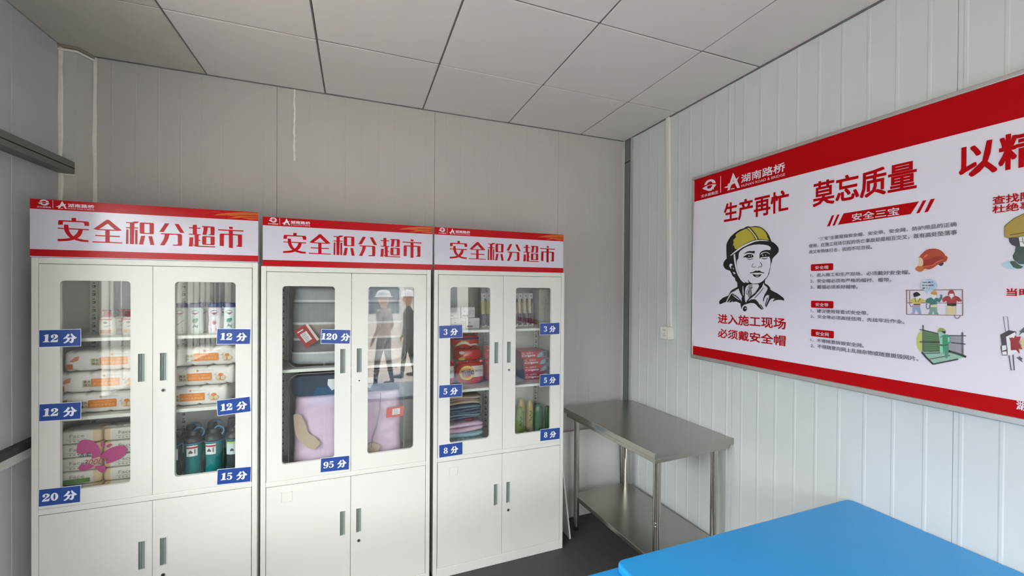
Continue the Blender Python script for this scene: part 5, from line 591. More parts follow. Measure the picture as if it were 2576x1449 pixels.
# --- body wash, navy caps
M_NAVY = mat('navy_cap', (28, 46, 112), 0.3)
def make_wash(label, col1, col2, white):
    r = tag(empty('body_wash_bottle'), label, 'body wash bottle', 'body wash bottles on the top shelf')
    MB().lathe([(0.026, 0), (0.0285, 0.004), (0.029, 0.03), (0.0265, 0.062), (0.0265, 0.085), (0.0285, 0.118), (0.0275, 0.130), (0.0255, 0.132)], ey=0.62, n=28, power=2.5).obj('bottle', mat('wash_white_'+white, white, 0.3), r)
    MB().lathe([(0.0288, 0.1315), (0.0288, 0.146), (0.027, 0.152), (0.020, 0.1535)], ey=0.66, n=28, power=2.6).obj('cap', M_NAVY, r)
    g = on_ell(0.029, 0.0175, 0.0012); m = MB()
    m.flat([(-0.017, 0.107), (-0.010, 0.115), (0, 0.118), (0.010, 0.115), (0.017, 0.107), (0.010, 0.102), (0, 0.094), (-0.010, 0.102)], 0, 0, f=g)
    m.flat([(-0.012, 0.104), (0.013, 0.106), (0, 0.0965)], 0, 1, f=on_ell(0.029, 0.0175, 0.002)); pass
    m.flat(rect(-0.012, 0.010, 0.086, 0.088), 0, 4, f=g)
    if col1:
        if col2 == 'flower':
            for i in range(7):
                an = math.radians(30+20*i); cx, cz = 0.001, 0.045
                m.flat([(cx-0.002, cz), (cx+0.018*math.cos(an)-0.001, cz+0.026*math.sin(an)), (cx+0.003, cz)], 0, 2, f=g)
            m.flat(rect(-0.012, 0.010, 0.014, 0.030), 0, 2, f=g)
        elif col2 == 'leaf':
            m.flat([(-0.013, 0.060), (-0.008, 0.075), (0.0, 0.076), (0.010, 0.078), (0.013, 0.068), (0.004, 0.055), (-0.004, 0.052)], 0, 2, f=g); m.flat([(-0.012, 0.030), (-0.004, 0.050), (0.006, 0.040), (0.012, 0.046), (0.010, 0.028)], 0, 3, f=g)
        else:
            m.flat([(-0.010, 0.044), (0.014, 0.066), (0.015, 0.071), (0.004, 0.058), (-0.011, 0.048)], 0, 3, f=g); m.flat(rect(-0.013, 0.011, 0.013, 0.036), 0, 2, f=g)
    m.obj('printed_label', [mat('wash_emblem', (40, 64, 110), 0.4), mat('wash_emblem_red', (170, 50, 70), 0.4), mat('wash_'+str(col1), col1 or 'ffffff', 0.4), mat('wash_grey', (128, 140, 140), 0.4), mat('wash_pale', (200, 206, 220), 0.4)], r)
    return r
WASH = [(0.475, 0.10, 'a2a0c4', 'swoosh', 'e4e2dc', 'white body wash bottle with lavender picture, leftmost of the front row'), (0.538, 0.10, '6c9c86', 'leaf', 'e0e6e0', 'white body wash bottle with pale green picture, second of the front row'),
        (0.617, 0.10, 'b43058', 'flower', 'e8e0e8', 'white body wash bottle with crimson flower picture'), (0.682, 0.10, '2c8468', 'leaf', 'dcecea', 'pale mint body wash bottle with green picture beside the crimson one'),
        (0.538, 0.215, None, None, 'dcdcd4', 'body wash bottle in the second row behind the pale green one'), (0.628, 0.215, None, None, 'dcdcd4', 'body wash bottle in the second row behind the crimson flower one'), (0.705, 0.215, None, None, 'dcdcd4', 'body wash bottle in the second row at the right glass edge')]
for s, d, c1_, c2_, wh, lb in WASH: place(make_wash(lb, c1_, c2_, wh), 0, s, d, 1.4616)
# --- toilet roll packs
M_PACK = mat('roll_pack_white', (224, 220, 214), 0.4, noise=0.04, nscale=30); M_PACKO = mat('pack_orange', (222, 130, 44), 0.4, noise=0.12, nscale=60); M_PACKB = mat('pack_beige', (206, 196, 160), 0.45)
M_PACKT = mat('pack_text', (96, 92, 84), 0.5); M_PACKL = mat('pack_light', (240, 184, 116), 0.5); M_PACKG = mat('pack_greyprint', (186, 180, 182), 0.5)
def make_pack(L, label):
    r = tag(empty('toilet_roll_pack'), label, 'toilet roll pack', 'toilet roll packs on the middle shelf')
    N = 56; K_ = 20; v = []; f = []
    for i in range(N+1):
        u = i/N; x = -L/2+L*u
        e = min(1, (min(u, 1-u)*L/0.022)); e = max(0.0, 1-(1-e)**2)**0.5
        sc = abs(math.cos(math.pi*x/0.0862)); hz = 0.0485*(0.30+0.70*e)*(1-0.16*(1-sc)**4); hy = 0.095*(0.55+0.45*e)
        for k in range(K_):
            t = 2*math.pi*k/K_; c_, s_ = math.cos(t), math.sin(t)
            v.append((x, hy*math.copysign(abs(c_)**0.35, c_), 0.0485+hz*math.copysign(abs(s_)**0.30, s_)))
    for i in range(N):
        for k in range(K_): f.append((i*K_+k, i*K_+(k+1) % K_, (i+1)*K_+(k+1) % K_, (i+1)*K_+k))
    m = MB(); m.add(v, f, 0, True); m.add(v[:K_], [tuple(range(K_))], 0, True); m.add(v[-K_:], [tuple(range(K_))[::-1]], 0, True)
    m.obj('wrapper', M_PACK, r)
    Y0 = -0.0965; lx = -L/2+0.103; q = MB(); fy = lambda l: (lambda x, z: (x, Y0-0.0002*l, z))
    q.flat(rect(lx, lx+0.036, 0.026, 0.060), 0, 1, f=fy(1)); q.flat(rrect(lx+0.033, lx+0.136, 0.027, 0.064, 0.004, 3), 0, 0, f=fy(1))
    q.flat([(lx+0.170, 0.026), (lx+0.176, 0.026), (lx+0.175, 0.052), (lx+0.171, 0.052)], 0, 0, f=fy(2)); q.flat(ell(lx+0.174, 0.052, 0.010, 0.008), 0, 0, f=fy(3))
    for sx_ in (0.164, 0.184):
        q.flat(ell(lx+sx_, 0.038, 0.011, 0.010), 0, 0, f=fy(1)); q.flat(ell(lx+sx_, 0.038, 0.0098, 0.0088), 0, 1, f=fy(2))
    q.flat(rect(lx+0.160, lx+0.190, 0.0235, 0.0255), 0, 0, f=fy(2))
    put_text(q, '原木', lx+0.004, lx+0.031, 0.044, 0.057, fy(2), 2, 0.02, 1); put_text(q, '臻品', lx+0.004, lx+0.031, 0.029, 0.042, fy(2), 2, 0.02, 1)
    put_text(q, '无添加 无漂白', lx+0.053, lx+0.118, 0.050, 0.058, fy(2), 3, 0.0, 1); put_text(q, '天然竹木厚韧纸', lx+0.040, lx+0.130, 0.033, 0.045, fy(2), 3, 0.01, 1)
    q.flat([(lx+0.142, 0.052), (lx+0.150, 0.055), (lx+0.160, 0.068), (lx+0.154, 0.056), (lx+0.158, 0.050), (lx+0.150, 0.050)], 0, 4, f=fy(1))
    q.flat(rect(lx+0.085, lx+0.145, 0.0765, 0.078), 0, 4, f=fy(1)); q.flat(ell(lx+0.078, 0.076, 0.005, 0.005, 8), 0, 5, f=fy(1))
    q.flat([(lx-0.075, 0.048), (lx-0.055, 0.068), (lx-0.040, 0.072), (lx-0.042, 0.052), (lx-0.060, 0.045)], 0, 5, f=fy(1)) 
    q.flat(rect(lx-0.085, lx-0.062, 0.012, 0.036), 0, 6, f=fy(1))
    q.obj('printed_label', [M_PACKO, M_PACKB, M_PACKT, M_PACKL, M_PACKG, mat('pack_brown', (196, 132, 100), 0.5), mat('pack_orange_dark', (188, 104, 54), 0.5)], r)
    return r
PK = [(0.042, 0.385, 1.303, 'topmost toilet roll pack of the left stack'), (0.013, 0.358, 1.205, 'middle toilet roll pack of the left stack'), (0.001, 0.336, 1.1075, 'lowest toilet roll pack of the left stack'),
      (0.402, 0.745, 1.303, 'topmost toilet roll pack of the right stack'), (0.374, 0.719, 1.205, 'middle toilet roll pack of the right stack'), (0.345, 0.688, 1.1075, 'lowest toilet roll pack of the right stack')]
for i, (a, b, z, lb) in enumerate(PK): place(make_pack(b-a, 'white and orange ' + lb), 0, (a+b)/2, 0.157, z)
# --- facial tissue bundle with the butterfly print
tb = tag(empty('tissue_bundle'), 'film-wrapped bundle of facial tissue packs with a large pink butterfly print', 'tissue bundle')
place(tb, 0, 0, 0, 0); tb.location = cw(0, 0.18, 0.062, 0.7215)
def tbl(s): return s-0.18
M_TIS = mat('tissue_pack_white', (222, 220, 206), 0.4, noise=0.03, nscale=20); M_TISB = mat('tissue_pack_beige', (222, 196, 156), 0.45, noise=0.05, nscale=30); M_TISG = mat('tissue_grey', (150, 148, 142), 0.5)
for row in range(5):
    for cc in range(2):
        x0 = -0.172+cc*0.176+0.001; z0 = 0.001+row*0.0625
        m = MB().pillow(x0, x0+0.172, 0.004, 0.110, z0, z0+0.0605, e=(0.25, 0.25), n=32, m=14)
        for i, fc in enumerate(m.f):
            cxs = sum(m.v[q][0] for q in fc)/len(fc)
            if cxs < x0+0.030 or cxs > x0+0.142: m.m[i] = 1
        q = MB(); t_ = m.obj('tissue_pack', [M_TIS, M_TISB], tb)
        put_text(q, 'Face', x0+0.060, x0+0.112, z0+0.030, z0+0.046, lambda x, z: (x, 0.0030, z), 0, 0.01, 2); q.flat(rect(x0+0.05, x0+0.118, z0+0.022, z0+0.0235), 0.0031); 
        for j in range(4): q.flat(rect(x0+0.06+j*0.014, x0+0.066+j*0.014, z0+0.012, z0+0.017), 0.0031)
        q.obj('printed_word', M_TISG, t_)
bz = 0.7215
m = MB()
def smooth(p, n=4):
    N = len(p); r = []
    for i in range(N):
        a, b, c, d = p[i-1], p[i], p[(i+1) % N], p[(i+2) % N]
        for k in range(n):
            t = k/n; r.append(tuple(.5*(2*b[j]+(c[j]-a[j])*t+(2*a[j]-5*b[j]+4*c[j]-d[j])*t*t+(-a[j]+3*b[j]-3*c[j]+d[j])*t**3) for j in (0, 1)))
    return r
for i, p in enumerate(BUTTERFLY): m.flat(smooth([(tbl(q[0]), q[1]-bz) for q in p]), -0.0012-0.00008*i, 0)
put_text(m, '3000', tbl(0.120), tbl(0.186), 0.872-bz, 0.898-bz, lambda x, z: (x+(z-0.15)*0.25, -0.0016, z), 1, 0.035, 3); put_text(m, '3000', tbl(0.120), tbl(0.186), 0.872-bz, 0.898-bz, lambda x, z: (x+(z-0.15)*0.25, -0.0020, z), 2, -0.01, 3)
put_text(m, '张', tbl(0.190), tbl(0.204), 0.880-bz, 0.894-bz, lambda x, z: (x+(z-0.15)*0.25, -0.0020, z), 2, 0.0, 1)
put_text(m, '洁柔', tbl(0.102), tbl(0.148), 0.912-bz, 0.932-bz, lambda x, z: (x, -0.0020, z), 3, 0.0, 2)
m.flat([(tbl(q[0]), q[1]-bz) for q in [(0.044, 0.795), (0.143, 0.797), (0.143, 0.815), (0.044, 0.814)]], -0.0012, 4)
m.obj('butterfly_print', [mat('butterfly_pink', (196, 66, 136), 0.35, noise=0.06, nscale=15), mat('print_pale_pink', (236, 190, 190), 0.4), mat('print_brown', (150, 60, 66), 0.4), mat('print_dark', (50, 36, 48), 0.4), mat('print_green', (90, 140, 60), 0.45, noise=0.25, nscale=60)], tb)
m = MB().pillow(-0.176, 0.182, -0.0035, 0.116, -0.0005, 0.330, e=(0.12, 0.12), n=40, m=20, wob=0.0); m.obj('clear_wrap', M_FILM, tb)
# --- water bottles
M_TEAL = mat('teal_clear_plastic', (14, 146, 146), 0.12, trans=0.3, noise=0.1, nscale=12); M_SMOKE = mat('smoke_clear_plastic', (72, 84, 84), 0.12, trans=0.4)
M_LID = mat('bottle_lid_dark', (50, 52, 54), 0.4); M_STRAP = mat('strap_blue', (74, 128, 160), 0.5)
def make_bottle(label, body, strap, tagk, tall=0.255):
    r = tag(empty('water_bottle'), label, 'water bottle', 'sports water bottles in the left cabinet')
    MB().lathe([(0.030, 0), (0.036, 0.004), (0.038, 0.03), (0.033, 0.085), (0.033, 0.10), (0.038, 0.15), (0.037, 0.185), (0.033, 0.197)], n=24).obj('bottle', body, r)
    MB().lathe([(0.038, 0.197), (0.040, 0.199), (0.040, 0.206), (0.036, 0.222), (0.024, 0.232), (0.021, 0.234)], n=24).obj('lid', M_LID, r)
    MB().lathe([(0.0395, 0.1935), (0.0412, 0.196), (0.0412, 0.1985), (0.0395, 0.200)], n=24).obj('collar', M_STRAP, r)
    MB().lathe([(0.021, 0.232), (0.0215, 0.246), (0.018, tall)], n=20).obj('spout_cap', M_LID, r)
    c_ = M_STRAP if strap else M_LID
    pts = [(0.012+0.022*math.cos(t)+0.01, 0.0, 0.243+0.024*math.sin(t)) for t in [math.pi*0.95-i*math.pi*1.25/10 for i in range(11)]]
    MB().tube(pts, 0.0035, 8).obj('strap', c_, r)
    m = MB(); g = on_ell(0.038, 0.038, 0.0045); 
    if tagk == 'red':
        for i in range(4):
            a0, b0 = -0.022+i*0.011, -0.022+(i+1)*0.011
            m.flat([(a0, 0.118+0.02), (b0, 0.118+0.02), (b0, 0.190), (a0, 0.190)], 0, 0, f=g); m.flat(rect(a0, b0, 0.176, 0.184), 0, 1, f=on_ell(0.038, 0.038, 0.0052))
        m.flat([(-0.014, 0.158), (-0.006, 0.170), (0.004, 0.158), (0.004, 0.152), (-0.014, 0.152)], 0, 2, f=on_ell(0.038, 0.038, 0.0055)); m.flat(rect(0.010, 0.014, 0.15, 0.172), 0, 2, f=on_ell(0.038, 0.038, 0.0055))
    elif tagk:
        for i in range(5):
            a0, b0 = -0.026+i*0.0104, -0.026+(i+1)*0.0104
            m.flat(rect(a0, b0, 0.125, 0.180), 0, 3, f=g)
            if tagk == 'green': m.flat(rect(a0, b0, 0.180, 0.190), 0, 4, f=g)
        m.flat([(-0.008, 0.142), (-0.008, 0.150), (0, 0.157), (0.008, 0.150), (0.008, 0.142)], 0, 2, f=on_ell(0.038, 0.038, 0.0055))
    if m.v: m.obj('paper_label', [mat('label_white', (226, 226, 226), 0.5), mat('label_red', (170, 36, 52), 0.5), mat('label_dark', (88, 90, 100), 0.5), mat('label_pale', (206, 222, 224), 0.5), mat('label_green', (176, 206, 130), 0.5)], r)
    return r
place(make_bottle('teal water bottle with red-banded white label, front left of the pair', M_TEAL, True, 'red'), 0, 0.525, 0.105, 0.7215, 0.15)
place(make_bottle('teal water bottle with red-banded white label, front right of the pair', M_TEAL, True, 'red'), 0, 0.612, 0.105, 0.7215, -0.1)
place(make_bottle('smoke grey water bottle with pale label at the left glass edge', M_SMOKE, False, 'pale'), 0, 0.440, 0.100, 0.7215, 0.2)
place(make_bottle('smoke grey water bottle with white and green label at the right glass edge', M_SMOKE, True, 'green', 0.25), 0, 0.699, 0.110, 0.7215)
place(make_bottle('smoke grey water bottle with blue collar, back row left', M_SMOKE, True, 'green'), 0, 0.482, 0.205, 0.7215)
place(make_bottle('teal water bottle in the back row with a blue strap loop', M_TEAL, True, None, 0.262), 0, 0.575, 0.205, 0.7215)
place(make_bottle('teal water bottle in the back row with a black strap loop', M_TEAL, False, None, 0.275), 0, 0.664, 0.205, 0.7215)

# --- bagged quilts of the middle cabinet
def stripe_mat(name, stops, streak=0.12):
    m = bpy.data.materials.new(name); m.use_nodes = True; t = m.node_tree; b = t.nodes['Principled BSDF']; b.inputs['Roughness'].default_value = 0.7
    tcn = t.nodes.new('ShaderNodeTexCoord'); s_ = t.nodes.new('ShaderNodeSeparateXYZ'); t.links.new(tcn.outputs['Object'], s_.inputs[0])
    r_ = t.nodes.new('ShaderNodeMapRange'); r_.inputs['From Max'].default_value = 0.45; t.links.new(s_.outputs['Z'], r_.inputs[0])
    cr = t.nodes.new('ShaderNodeValToRGB'); cr.color_ramp.interpolation = 'CONSTANT'; t.links.new(r_.outputs[0], cr.inputs[0])
    e = cr.color_ramp.elements
    for i, (p, c) in enumerate(stops):
        el = e[i] if i < 2 else e.new(p)
        el.position = p; el.color = lin(c)
    mp = t.nodes.new('ShaderNodeMapping'); mp.inputs['Scale'].default_value = (90, 90, 6); t.links.new(tcn.outputs['Object'], mp.inputs[0])
    n_ = t.nodes.new('ShaderNodeTexNoise'); n_.inputs['Scale'].default_value = 1.5; t.links.new(mp.outputs[0], n_.inputs['Vector'])
    r2_ = t.nodes.new('ShaderNodeMapRange'); t.links.new(n_.outputs['Fac'], r2_.inputs[0]); r2_.inputs['To Min'].default_value = 1-streak; r2_.inputs['To Max'].default_value = 1+streak
    mx = t.nodes.new('ShaderNodeMix'); mx.data_type = 'RGBA'; mx.blend_type = 'MULTIPLY'; mx.inputs[0].default_value = 1
    t.links.new(cr.outputs[0], mx.inputs[6]); t.links.new(r2_.outputs[0], mx.inputs[7]); t.links.new(mx.outputs[2], b.inputs['Base Color'])
    return m
M_Q1 = stripe_mat('grey_striped_quilt', [(0.0, (176, 180, 184)), (0.135, (212, 214, 216)), (0.158, (112, 110, 112)), (0.30, (214, 214, 214)), (0.325, (158, 146, 140)), (0.485, (212, 214, 216)), (0.512, (142, 146, 150)), (0.735, (120, 122, 126)), (0.755, (208, 211, 214)), (0.785, (160, 164, 168))], 0.10)
q1 = tag(empty('bagged_quilt'), 'folded grey striped quilt in a clear zip bag on the upper shelf', 'quilt', 'bagged quilts in the middle cabinet')
q1.location = cw(1, 0.388, 0.06, 1.2685); q1.rotation_euler = (0, 0, CAB[1][2])
def qshape(w0, w1, h, e=0.35):
    """rounded slab, narrower towards the top"""
    m = MB(); N = 44; K_ = 30; v = []; f = []
    for j in range(K_+1):
        t = j/K_; z = h*t
        ed = min(t, 1-t)*h/0.03; ed = max(0, 1-(1-min(1, ed))**2)**0.5
        w = (w0+(w1-w0)*t)*(1+0.012*math.sin(11*t+1)); w = w-0.03*(1-ed); dp = 0.10*(0.7+0.3*ed)
        for k in range(N):
            a = 2*math.pi*k/N; c_, s_ = math.cos(a), math.sin(a)
            x = w*math.copysign(abs(c_)**e, c_); y = dp*math.copysign(abs(s_)**e, s_)
            y += 0.0035*math.sin(x*23+t*17)*(1 if s_ < 0 else 0)+0.002*math.sin(x*51-t*40)
            v.append((x, 0.11+y, z))
    for j in range(K_):
        for k in range(N): f.append((j*N+k, j*N+(k+1) % N, (j+1)*N+(k+1) % N, (j+1)*N+k))
    m.add(v, f, 0, True); m.add(v[:N], [tuple(range(N))[::-1]]); m.add(v[-N:], [tuple(range(N))], 0); return m
qshape(0.292, 0.283, 0.430).obj('quilt', M_Q1, q1, (0, 0.003, 0.008))
def bag(parent, w, h, col):
    o = MB().plate(rrect(-w, w, 0.0, h, 0.05, 6), -0.001, 0.236).obj('clear_bag', M_FILM, parent)
    MB().tube([(p[0], -0.001, p[1]) for p in rrect(-w, w, 0.003, h-0.002, 0.05, 6)+[rrect(-w, w, 0.003, h-0.002, 0.05, 6)[0]]], 0.0028, 6).obj('bag_piping', mat(col, (128, 130, 134), 0.4), parent)
bag(q1, 0.301, 0.462, 'piping_grey')
g = MB(); 
ca, sa = math.cos(math.radians(-36)), math.sin(math.radians(-36))
rt = lambda cx, cz: (lambda x, z: (cx+x*ca-z*sa*-1*-1, -0.006, cz+x*-sa*-1+z*ca))
def rot_to(cx, cz, deg, y):
    c_, s_ = math.cos(math.radians(deg)), math.sin(math.radians(deg)); return lambda x, z: (cx+x*c_-z*s_, y, cz+x*s_+z*c_)
tx, tz = 0.172-0.388, 1.437-1.2685
g.flat(rect(-0.032, 0.040, -0.052, 0.052), 0, 3, f=rot_to(tx+0.004, tz+0.002, 33, -0.0045)); g.flat(rect(-0.032, 0.032, -0.054, 0.054), 0, 0, f=rot_to(tx, tz, 33, -0.006))
g.flat(rect(-0.018, 0.018, -0.030, 0.022), 0, 1, f=rot_to(tx, tz, 33, -0.0064)); g.flat(rect(-0.022, 0.010, 0.034, 0.040), 0, 1, f=rot_to(tx, tz, 33, -0.0064))
for j in range(6): g.flat(rect(-0.014, 0.006+0.002*(j % 3), -0.026+j*0.008, -0.023+j*0.008), 0, 2, f=rot_to(tx, tz, 33, -0.0067))
g.obj('hang_tag', [mat('hangtag_red', (158, 42, 46), 0.35), mat('hangtag_white', (220, 214, 214), 0.4), mat('hangtag_grey', (140, 136, 140), 0.4), mat('hangtag_edge', (222, 206, 200), 0.5)], q1)
q2 = tag(empty('bagged_quilt'), 'folded pink quilt with beige feather print in a clear zip bag, navy top', 'quilt', 'bagged quilts in the middle cabinet')
q2.location = cw(1, 0.388, 0.06, 0.7055); q2.rotation_euler = (0, 0, CAB[1][2])
M_PINK = mat('pink_quilt', (224, 200, 220), 0.6, noise=0.03, nscale=12, bump=0.5, bscale=14)
qshape(0.284, 0.276, 0.405).obj('quilt', M_PINK, q2, (0, 0.003, 0.004))
MB().plate(rrect(-0.283, 0.283, 0.408, 0.515, 0.035, 4), 0.004, 0.20).obj('navy_band', mat('navy_cloth', (44, 60, 80), 0.8, noise=0.15, nscale=90), q2)
bag(q2, 0.296, 0.532, 'piping_grey')
m = MB()
fz = lambda x, z: (x-0.388, -0.0006, z-0.7055)
def feather(pts, w):
    L_ = []; R_ = []
    for i, (x, z) in enumerate(pts):
        a_, b_ = pts[max(i-1, 0)], pts[min(i+1, len(pts)-1)]; dx, dz = b_[0]-a_[0], b_[1]-a_[1]; l_ = math.hypot(dx, dz); nx, nz = -dz/l_, dx/l_
        t = i/(len(pts)-1); ww = w*math.sin(math.pi*min(0.98, 0.15+0.85*t))**0.6
        jag = 1+0.12*(-1)**i
        L_.append((x+nx*ww*0.9*jag, z+nz*ww*0.9*jag)); R_.append((x-nx*ww*0.35*jag, z-nz*ww*0.35*jag))
    return L_+R_[::-1]
cur = [(0.124+0.0018*i+0.00012*i*i*1.6, 1.010-0.0105*i+0.00008*i*i) for i in range(17)]
FT = [(215, 690), (214, 740), (220, 800), (228, 870), (242, 930), (266, 980), (300, 1025), (335, 1062), (375, 1095), (430, 1135), (480, 1148), (525, 1140), (560, 1110), (585, 1075), (560, 1045), (520, 1000), (480, 970), (440, 950), (418, 925), (400, 890), (395, 855), (380, 820), (362, 780), (340, 740), (320, 705), (290, 688), (250, 682)]
fs_ = [(0.114+(x-210)*0.000346, 1.021-(y-690)*0.000422) for x, y in FT]
fs_ = smooth(fs_, 4); fs_ = [(x+(0.0016*(-1)**i if i > 36 else 0), z+(0.0016*(-1)**i if i > 36 else 0)) for i, (x, z) in enumerate(fs_)]
m.flat(fs_, 0, 0, f=fz)
m.flat([(0.470, 0.80), (0.50, 0.825), (0.52, 0.826), (0.548, 0.81), (0.553, 0.79), (0.54, 0.77), (0.53, 0.745), (0.48, 0.735)], 0, 0, f=fz)
m.obj('feather_print', mat('feather_beige', (198, 178, 156), 0.6, noise=0.12, nscale=90, stretch=(4, 1, 1)), q2)
m = MB(); m.flat([(0.584, 0.958), (0.679, 0.962), (0.684, 1.018), (0.590, 1.016)], 0, 0, f=lambda x, z: (x-0.388, -0.0045, z-0.7055)); m.flat([(0.617, 0.972), (0.660, 0.974), (0.662, 1.008), (0.620, 1.006)], 0, 1, f=lambda x, z: (x-0.388, -0.005, z-0.7055))
for j in range(4): m.flat(rect(0.625, 0.65, 0.978+j*0.007, 0.980+j*0.007), 0, 2, f=lambda x, z: (x-0.388, -0.0054, z-0.7055))
m.obj('paper_label', [mat('label_salmon', (204, 90, 80), 0.45), mat('hangtag_white', (220, 214, 214), 0.4), mat('hangtag_grey', (140, 136, 140), 0.4)], q2)
MB().plate([(0.279-0.388, 1.170-0.7055), (0.282-0.388, 1.200-0.7055), (0.517-0.388, 1.196-0.7055), (0.515-0.388, 1.160-0.7055), (0.497-0.388, 1.133-0.7055), (0.46-0.388, 1.155-0.7055), (0.34-0.388, 1.16-0.7055), (0.302-0.388, 1.137-0.7055)], -0.006, -0.004).obj('white_handle_tab', mat('handle_tab', (222, 226, 226), 0.4), q2)
MB().tube([(0.555-0.388, -0.004, 1.105-0.7055), (0.550-0.388, -0.005, 1.0-0.7055), (0.535-0.388, -0.005, 0.92-0.7055), (0.515-0.388, -0.004, 0.86-0.7055), (0.505-0.388, -0.004, 0.80-0.7055)], 0.0022, 6).obj('zip_cord', mat('zip_cord', (150, 150, 160), 0.4), q2)

# --- right cabinet, top shelf: cartons
M_CART = mat('carton_white', (214, 212, 214), 0.5, noise=0.02); M_CG = mat('carton_grey', (124, 122, 126), 0.5); M_CG2 = mat('carton_line', (160, 158, 162), 0.5)
CT = [(0.062, 0.1465, 1.4462, 0.075, 'lower left'), (0.154, 0.240, 1.4462, 0.075, 'lower right')]
def make_carton(label):
    r = tag(empty('small_carton'), label, 'carton', 'white cartons with grey line drawings')
    bev(B(-0.044, 0.044, 0, 0.05, 0, 0.0665).obj('box', M_CART, r), 0.001, 1)
    m = MB(); f_ = lambda x, z: (x, -0.0004, z)
    m.flat(rect(-0.038, 0.0, 0.010, 0.019), 0, 0, f=f_); m.flat(ell(-0.022, 0.039, 0.005, 0.003, 8), 0, 0, f=f_)
    for px in ([(-0.034, 0.050), (-0.028, 0.062), (-0.022, 0.045), (-0.018, 0.060)], [(0.004, 0.022), (0.012, 0.034), (0.020, 0.026), (0.030, 0.044), (0.040, 0.040), (0.043, 0.054)], [(0.006, 0.018), (0.018, 0.030), (0.028, 0.016), (0.038, 0.030)], [(0.010, 0.036), (0.020, 0.046), (0.034, 0.030), (0.042, 0.036)]):
        for a_, b_ in zip(px[:-1], px[1:]): m.flat([(a_[0], a_[1]), (b_[0], b_[1]), (b_[0], b_[1]+0.0022), (a_[0], a_[1]+0.0022)], 0, 1, f=f_)
    m.obj('printed_drawing', [M_CG, M_CG2], r); return r
for i, (s, z, d, lb) in enumerate([(0.149, 1.4465, 0.118, 'lower left of the four'), (0.2405, 1.4465, 0.118, 'lower right of the four'), (0.118, 1.5135, 0.128, 'upper left of the four'), (0.2125, 1.5135, 0.128, 'upper right of the four')]):
    place(make_carton('white carton with grey drawing, ' + lb), 2, s, d, z)
# toothbrush packs
M_TBY = mat('brush_card_yellow', (208, 186, 60), 0.4); M_TBY2 = mat('brush_card_pale', (220, 206, 150), 0.4); M_TBN = mat('brush_card_navy', (44, 48, 84), 0.4); M_TBW = mat('brush_card_white', (214, 210, 200), 0.4)
def make_brush(label, mid):
    r = tag(empty('toothbrush_pack'), label, 'toothbrush pack', 'toothbrush packs in a row on the top shelf')
    m = MB(); m.box(-0.0165, 0.0165, 0, 0.0012, 0, 0.222, 0)
    f_ = lambda x, z: (x, -0.0004, z)
    m.flat([(-0.0165, 0.088), (0.0, 0.090), (0.001, 0.175), (-0.0165, 0.178)], 0, 1, f=f_); m.flat([(-0.0165, 0.012), (0.004, 0.012), (0.004, 0.086), (-0.0165, 0.088)], 0, 2, f=f_)
    m.flat([(-0.008, 0.035), (-0.001, 0.035), (-0.001, 0.080), (-0.008, 0.080)], 0, 4, f=f_); m.flat([(-0.006, 0.206), (0.004, 0.201), (0.010, 0.203), (0.002, 0.208)], 0, 3, f=f_)
    m.obj('card', [M_TBW, mid, M_TBN, M_DARK, mat('brush_card_grey', (150, 152, 176), 0.4)], r)
    b_ = MB().pillow(0.002, 0.0125, -0.011, -0.003, 0.158, 0.187, 0, 0.6, 12, 8); b_.tube([(0.007, -0.006, 0.160), (0.008, -0.006, 0.115), (0.010, -0.006, 0.085)], 0.0026, 8); b_.tube([(0.0098, -0.006, 0.088), (0.0112, -0.007, 0.05), (0.010, -0.006, 0.022)], 0.0046, 8)
    b_.obj('toothbrush', mat('brush_dark', (34, 26, 34), 0.3), r)
    MB().pillow(-0.001, 0.0165, -0.0125, 0.0, 0.016, 0.192, 0, 0.4, 14, 8).obj('blister', M_FILM, r); return r
for i in range(10):
    s = 0.322+i*0.0365
    lb = 'toothbrush pack with dark brush, ' + ['first from the left of the row', 'second from the left of the row', 'third from the left, behind the door stile', 'fourth from the left, behind the door stile', 'fifth from the left, behind the door stile', 'cut off by the right window edge', 'first whole pack in the right window', 'second whole pack in the right window', 'third whole pack in the right window', 'rightmost of the row, beside the grey carton'][i]
    o = place(make_brush(lb, M_TBY if i < 3 else M_TBY2), 2, s, 0.14, 1.4475, -0.15); o.rotation_euler = (math.radians(-4), 0, CAB[2][2])
gb = tag(empty('tall_carton'), 'tall grey-green carton with a faint flower drawing beside the toothbrush packs', 'carton'); place(gb, 2, 0.745, 0.12, 1.4465)
bev(B(-0.046, 0.046, 0, 0.12, 0, 0.250).obj('box', mat('carton_greygreen', (164, 168, 156), 0.5, noise=0.04), gb), 0.001, 1)
m = MB()
for i in range(9):
    a_ = random.uniform(0, 6.28); cx, cz = random.uniform(-0.02, 0.022), 0.10+i*0.013
    m.flat([(cx, cz), (cx+0.014*math.cos(a_), cz+0.014*math.sin(a_)), (cx+0.016*math.cos(a_+0.5), cz+0.016*math.sin(a_+0.5))], -0.0004)
m.flat([(-0.006, 0.04), (-0.003, 0.04), (0.002, 0.20), (0.0, 0.20)], -0.0004); m.obj('flower_print', mat('carton_flower', (128, 132, 120), 0.5), gb)
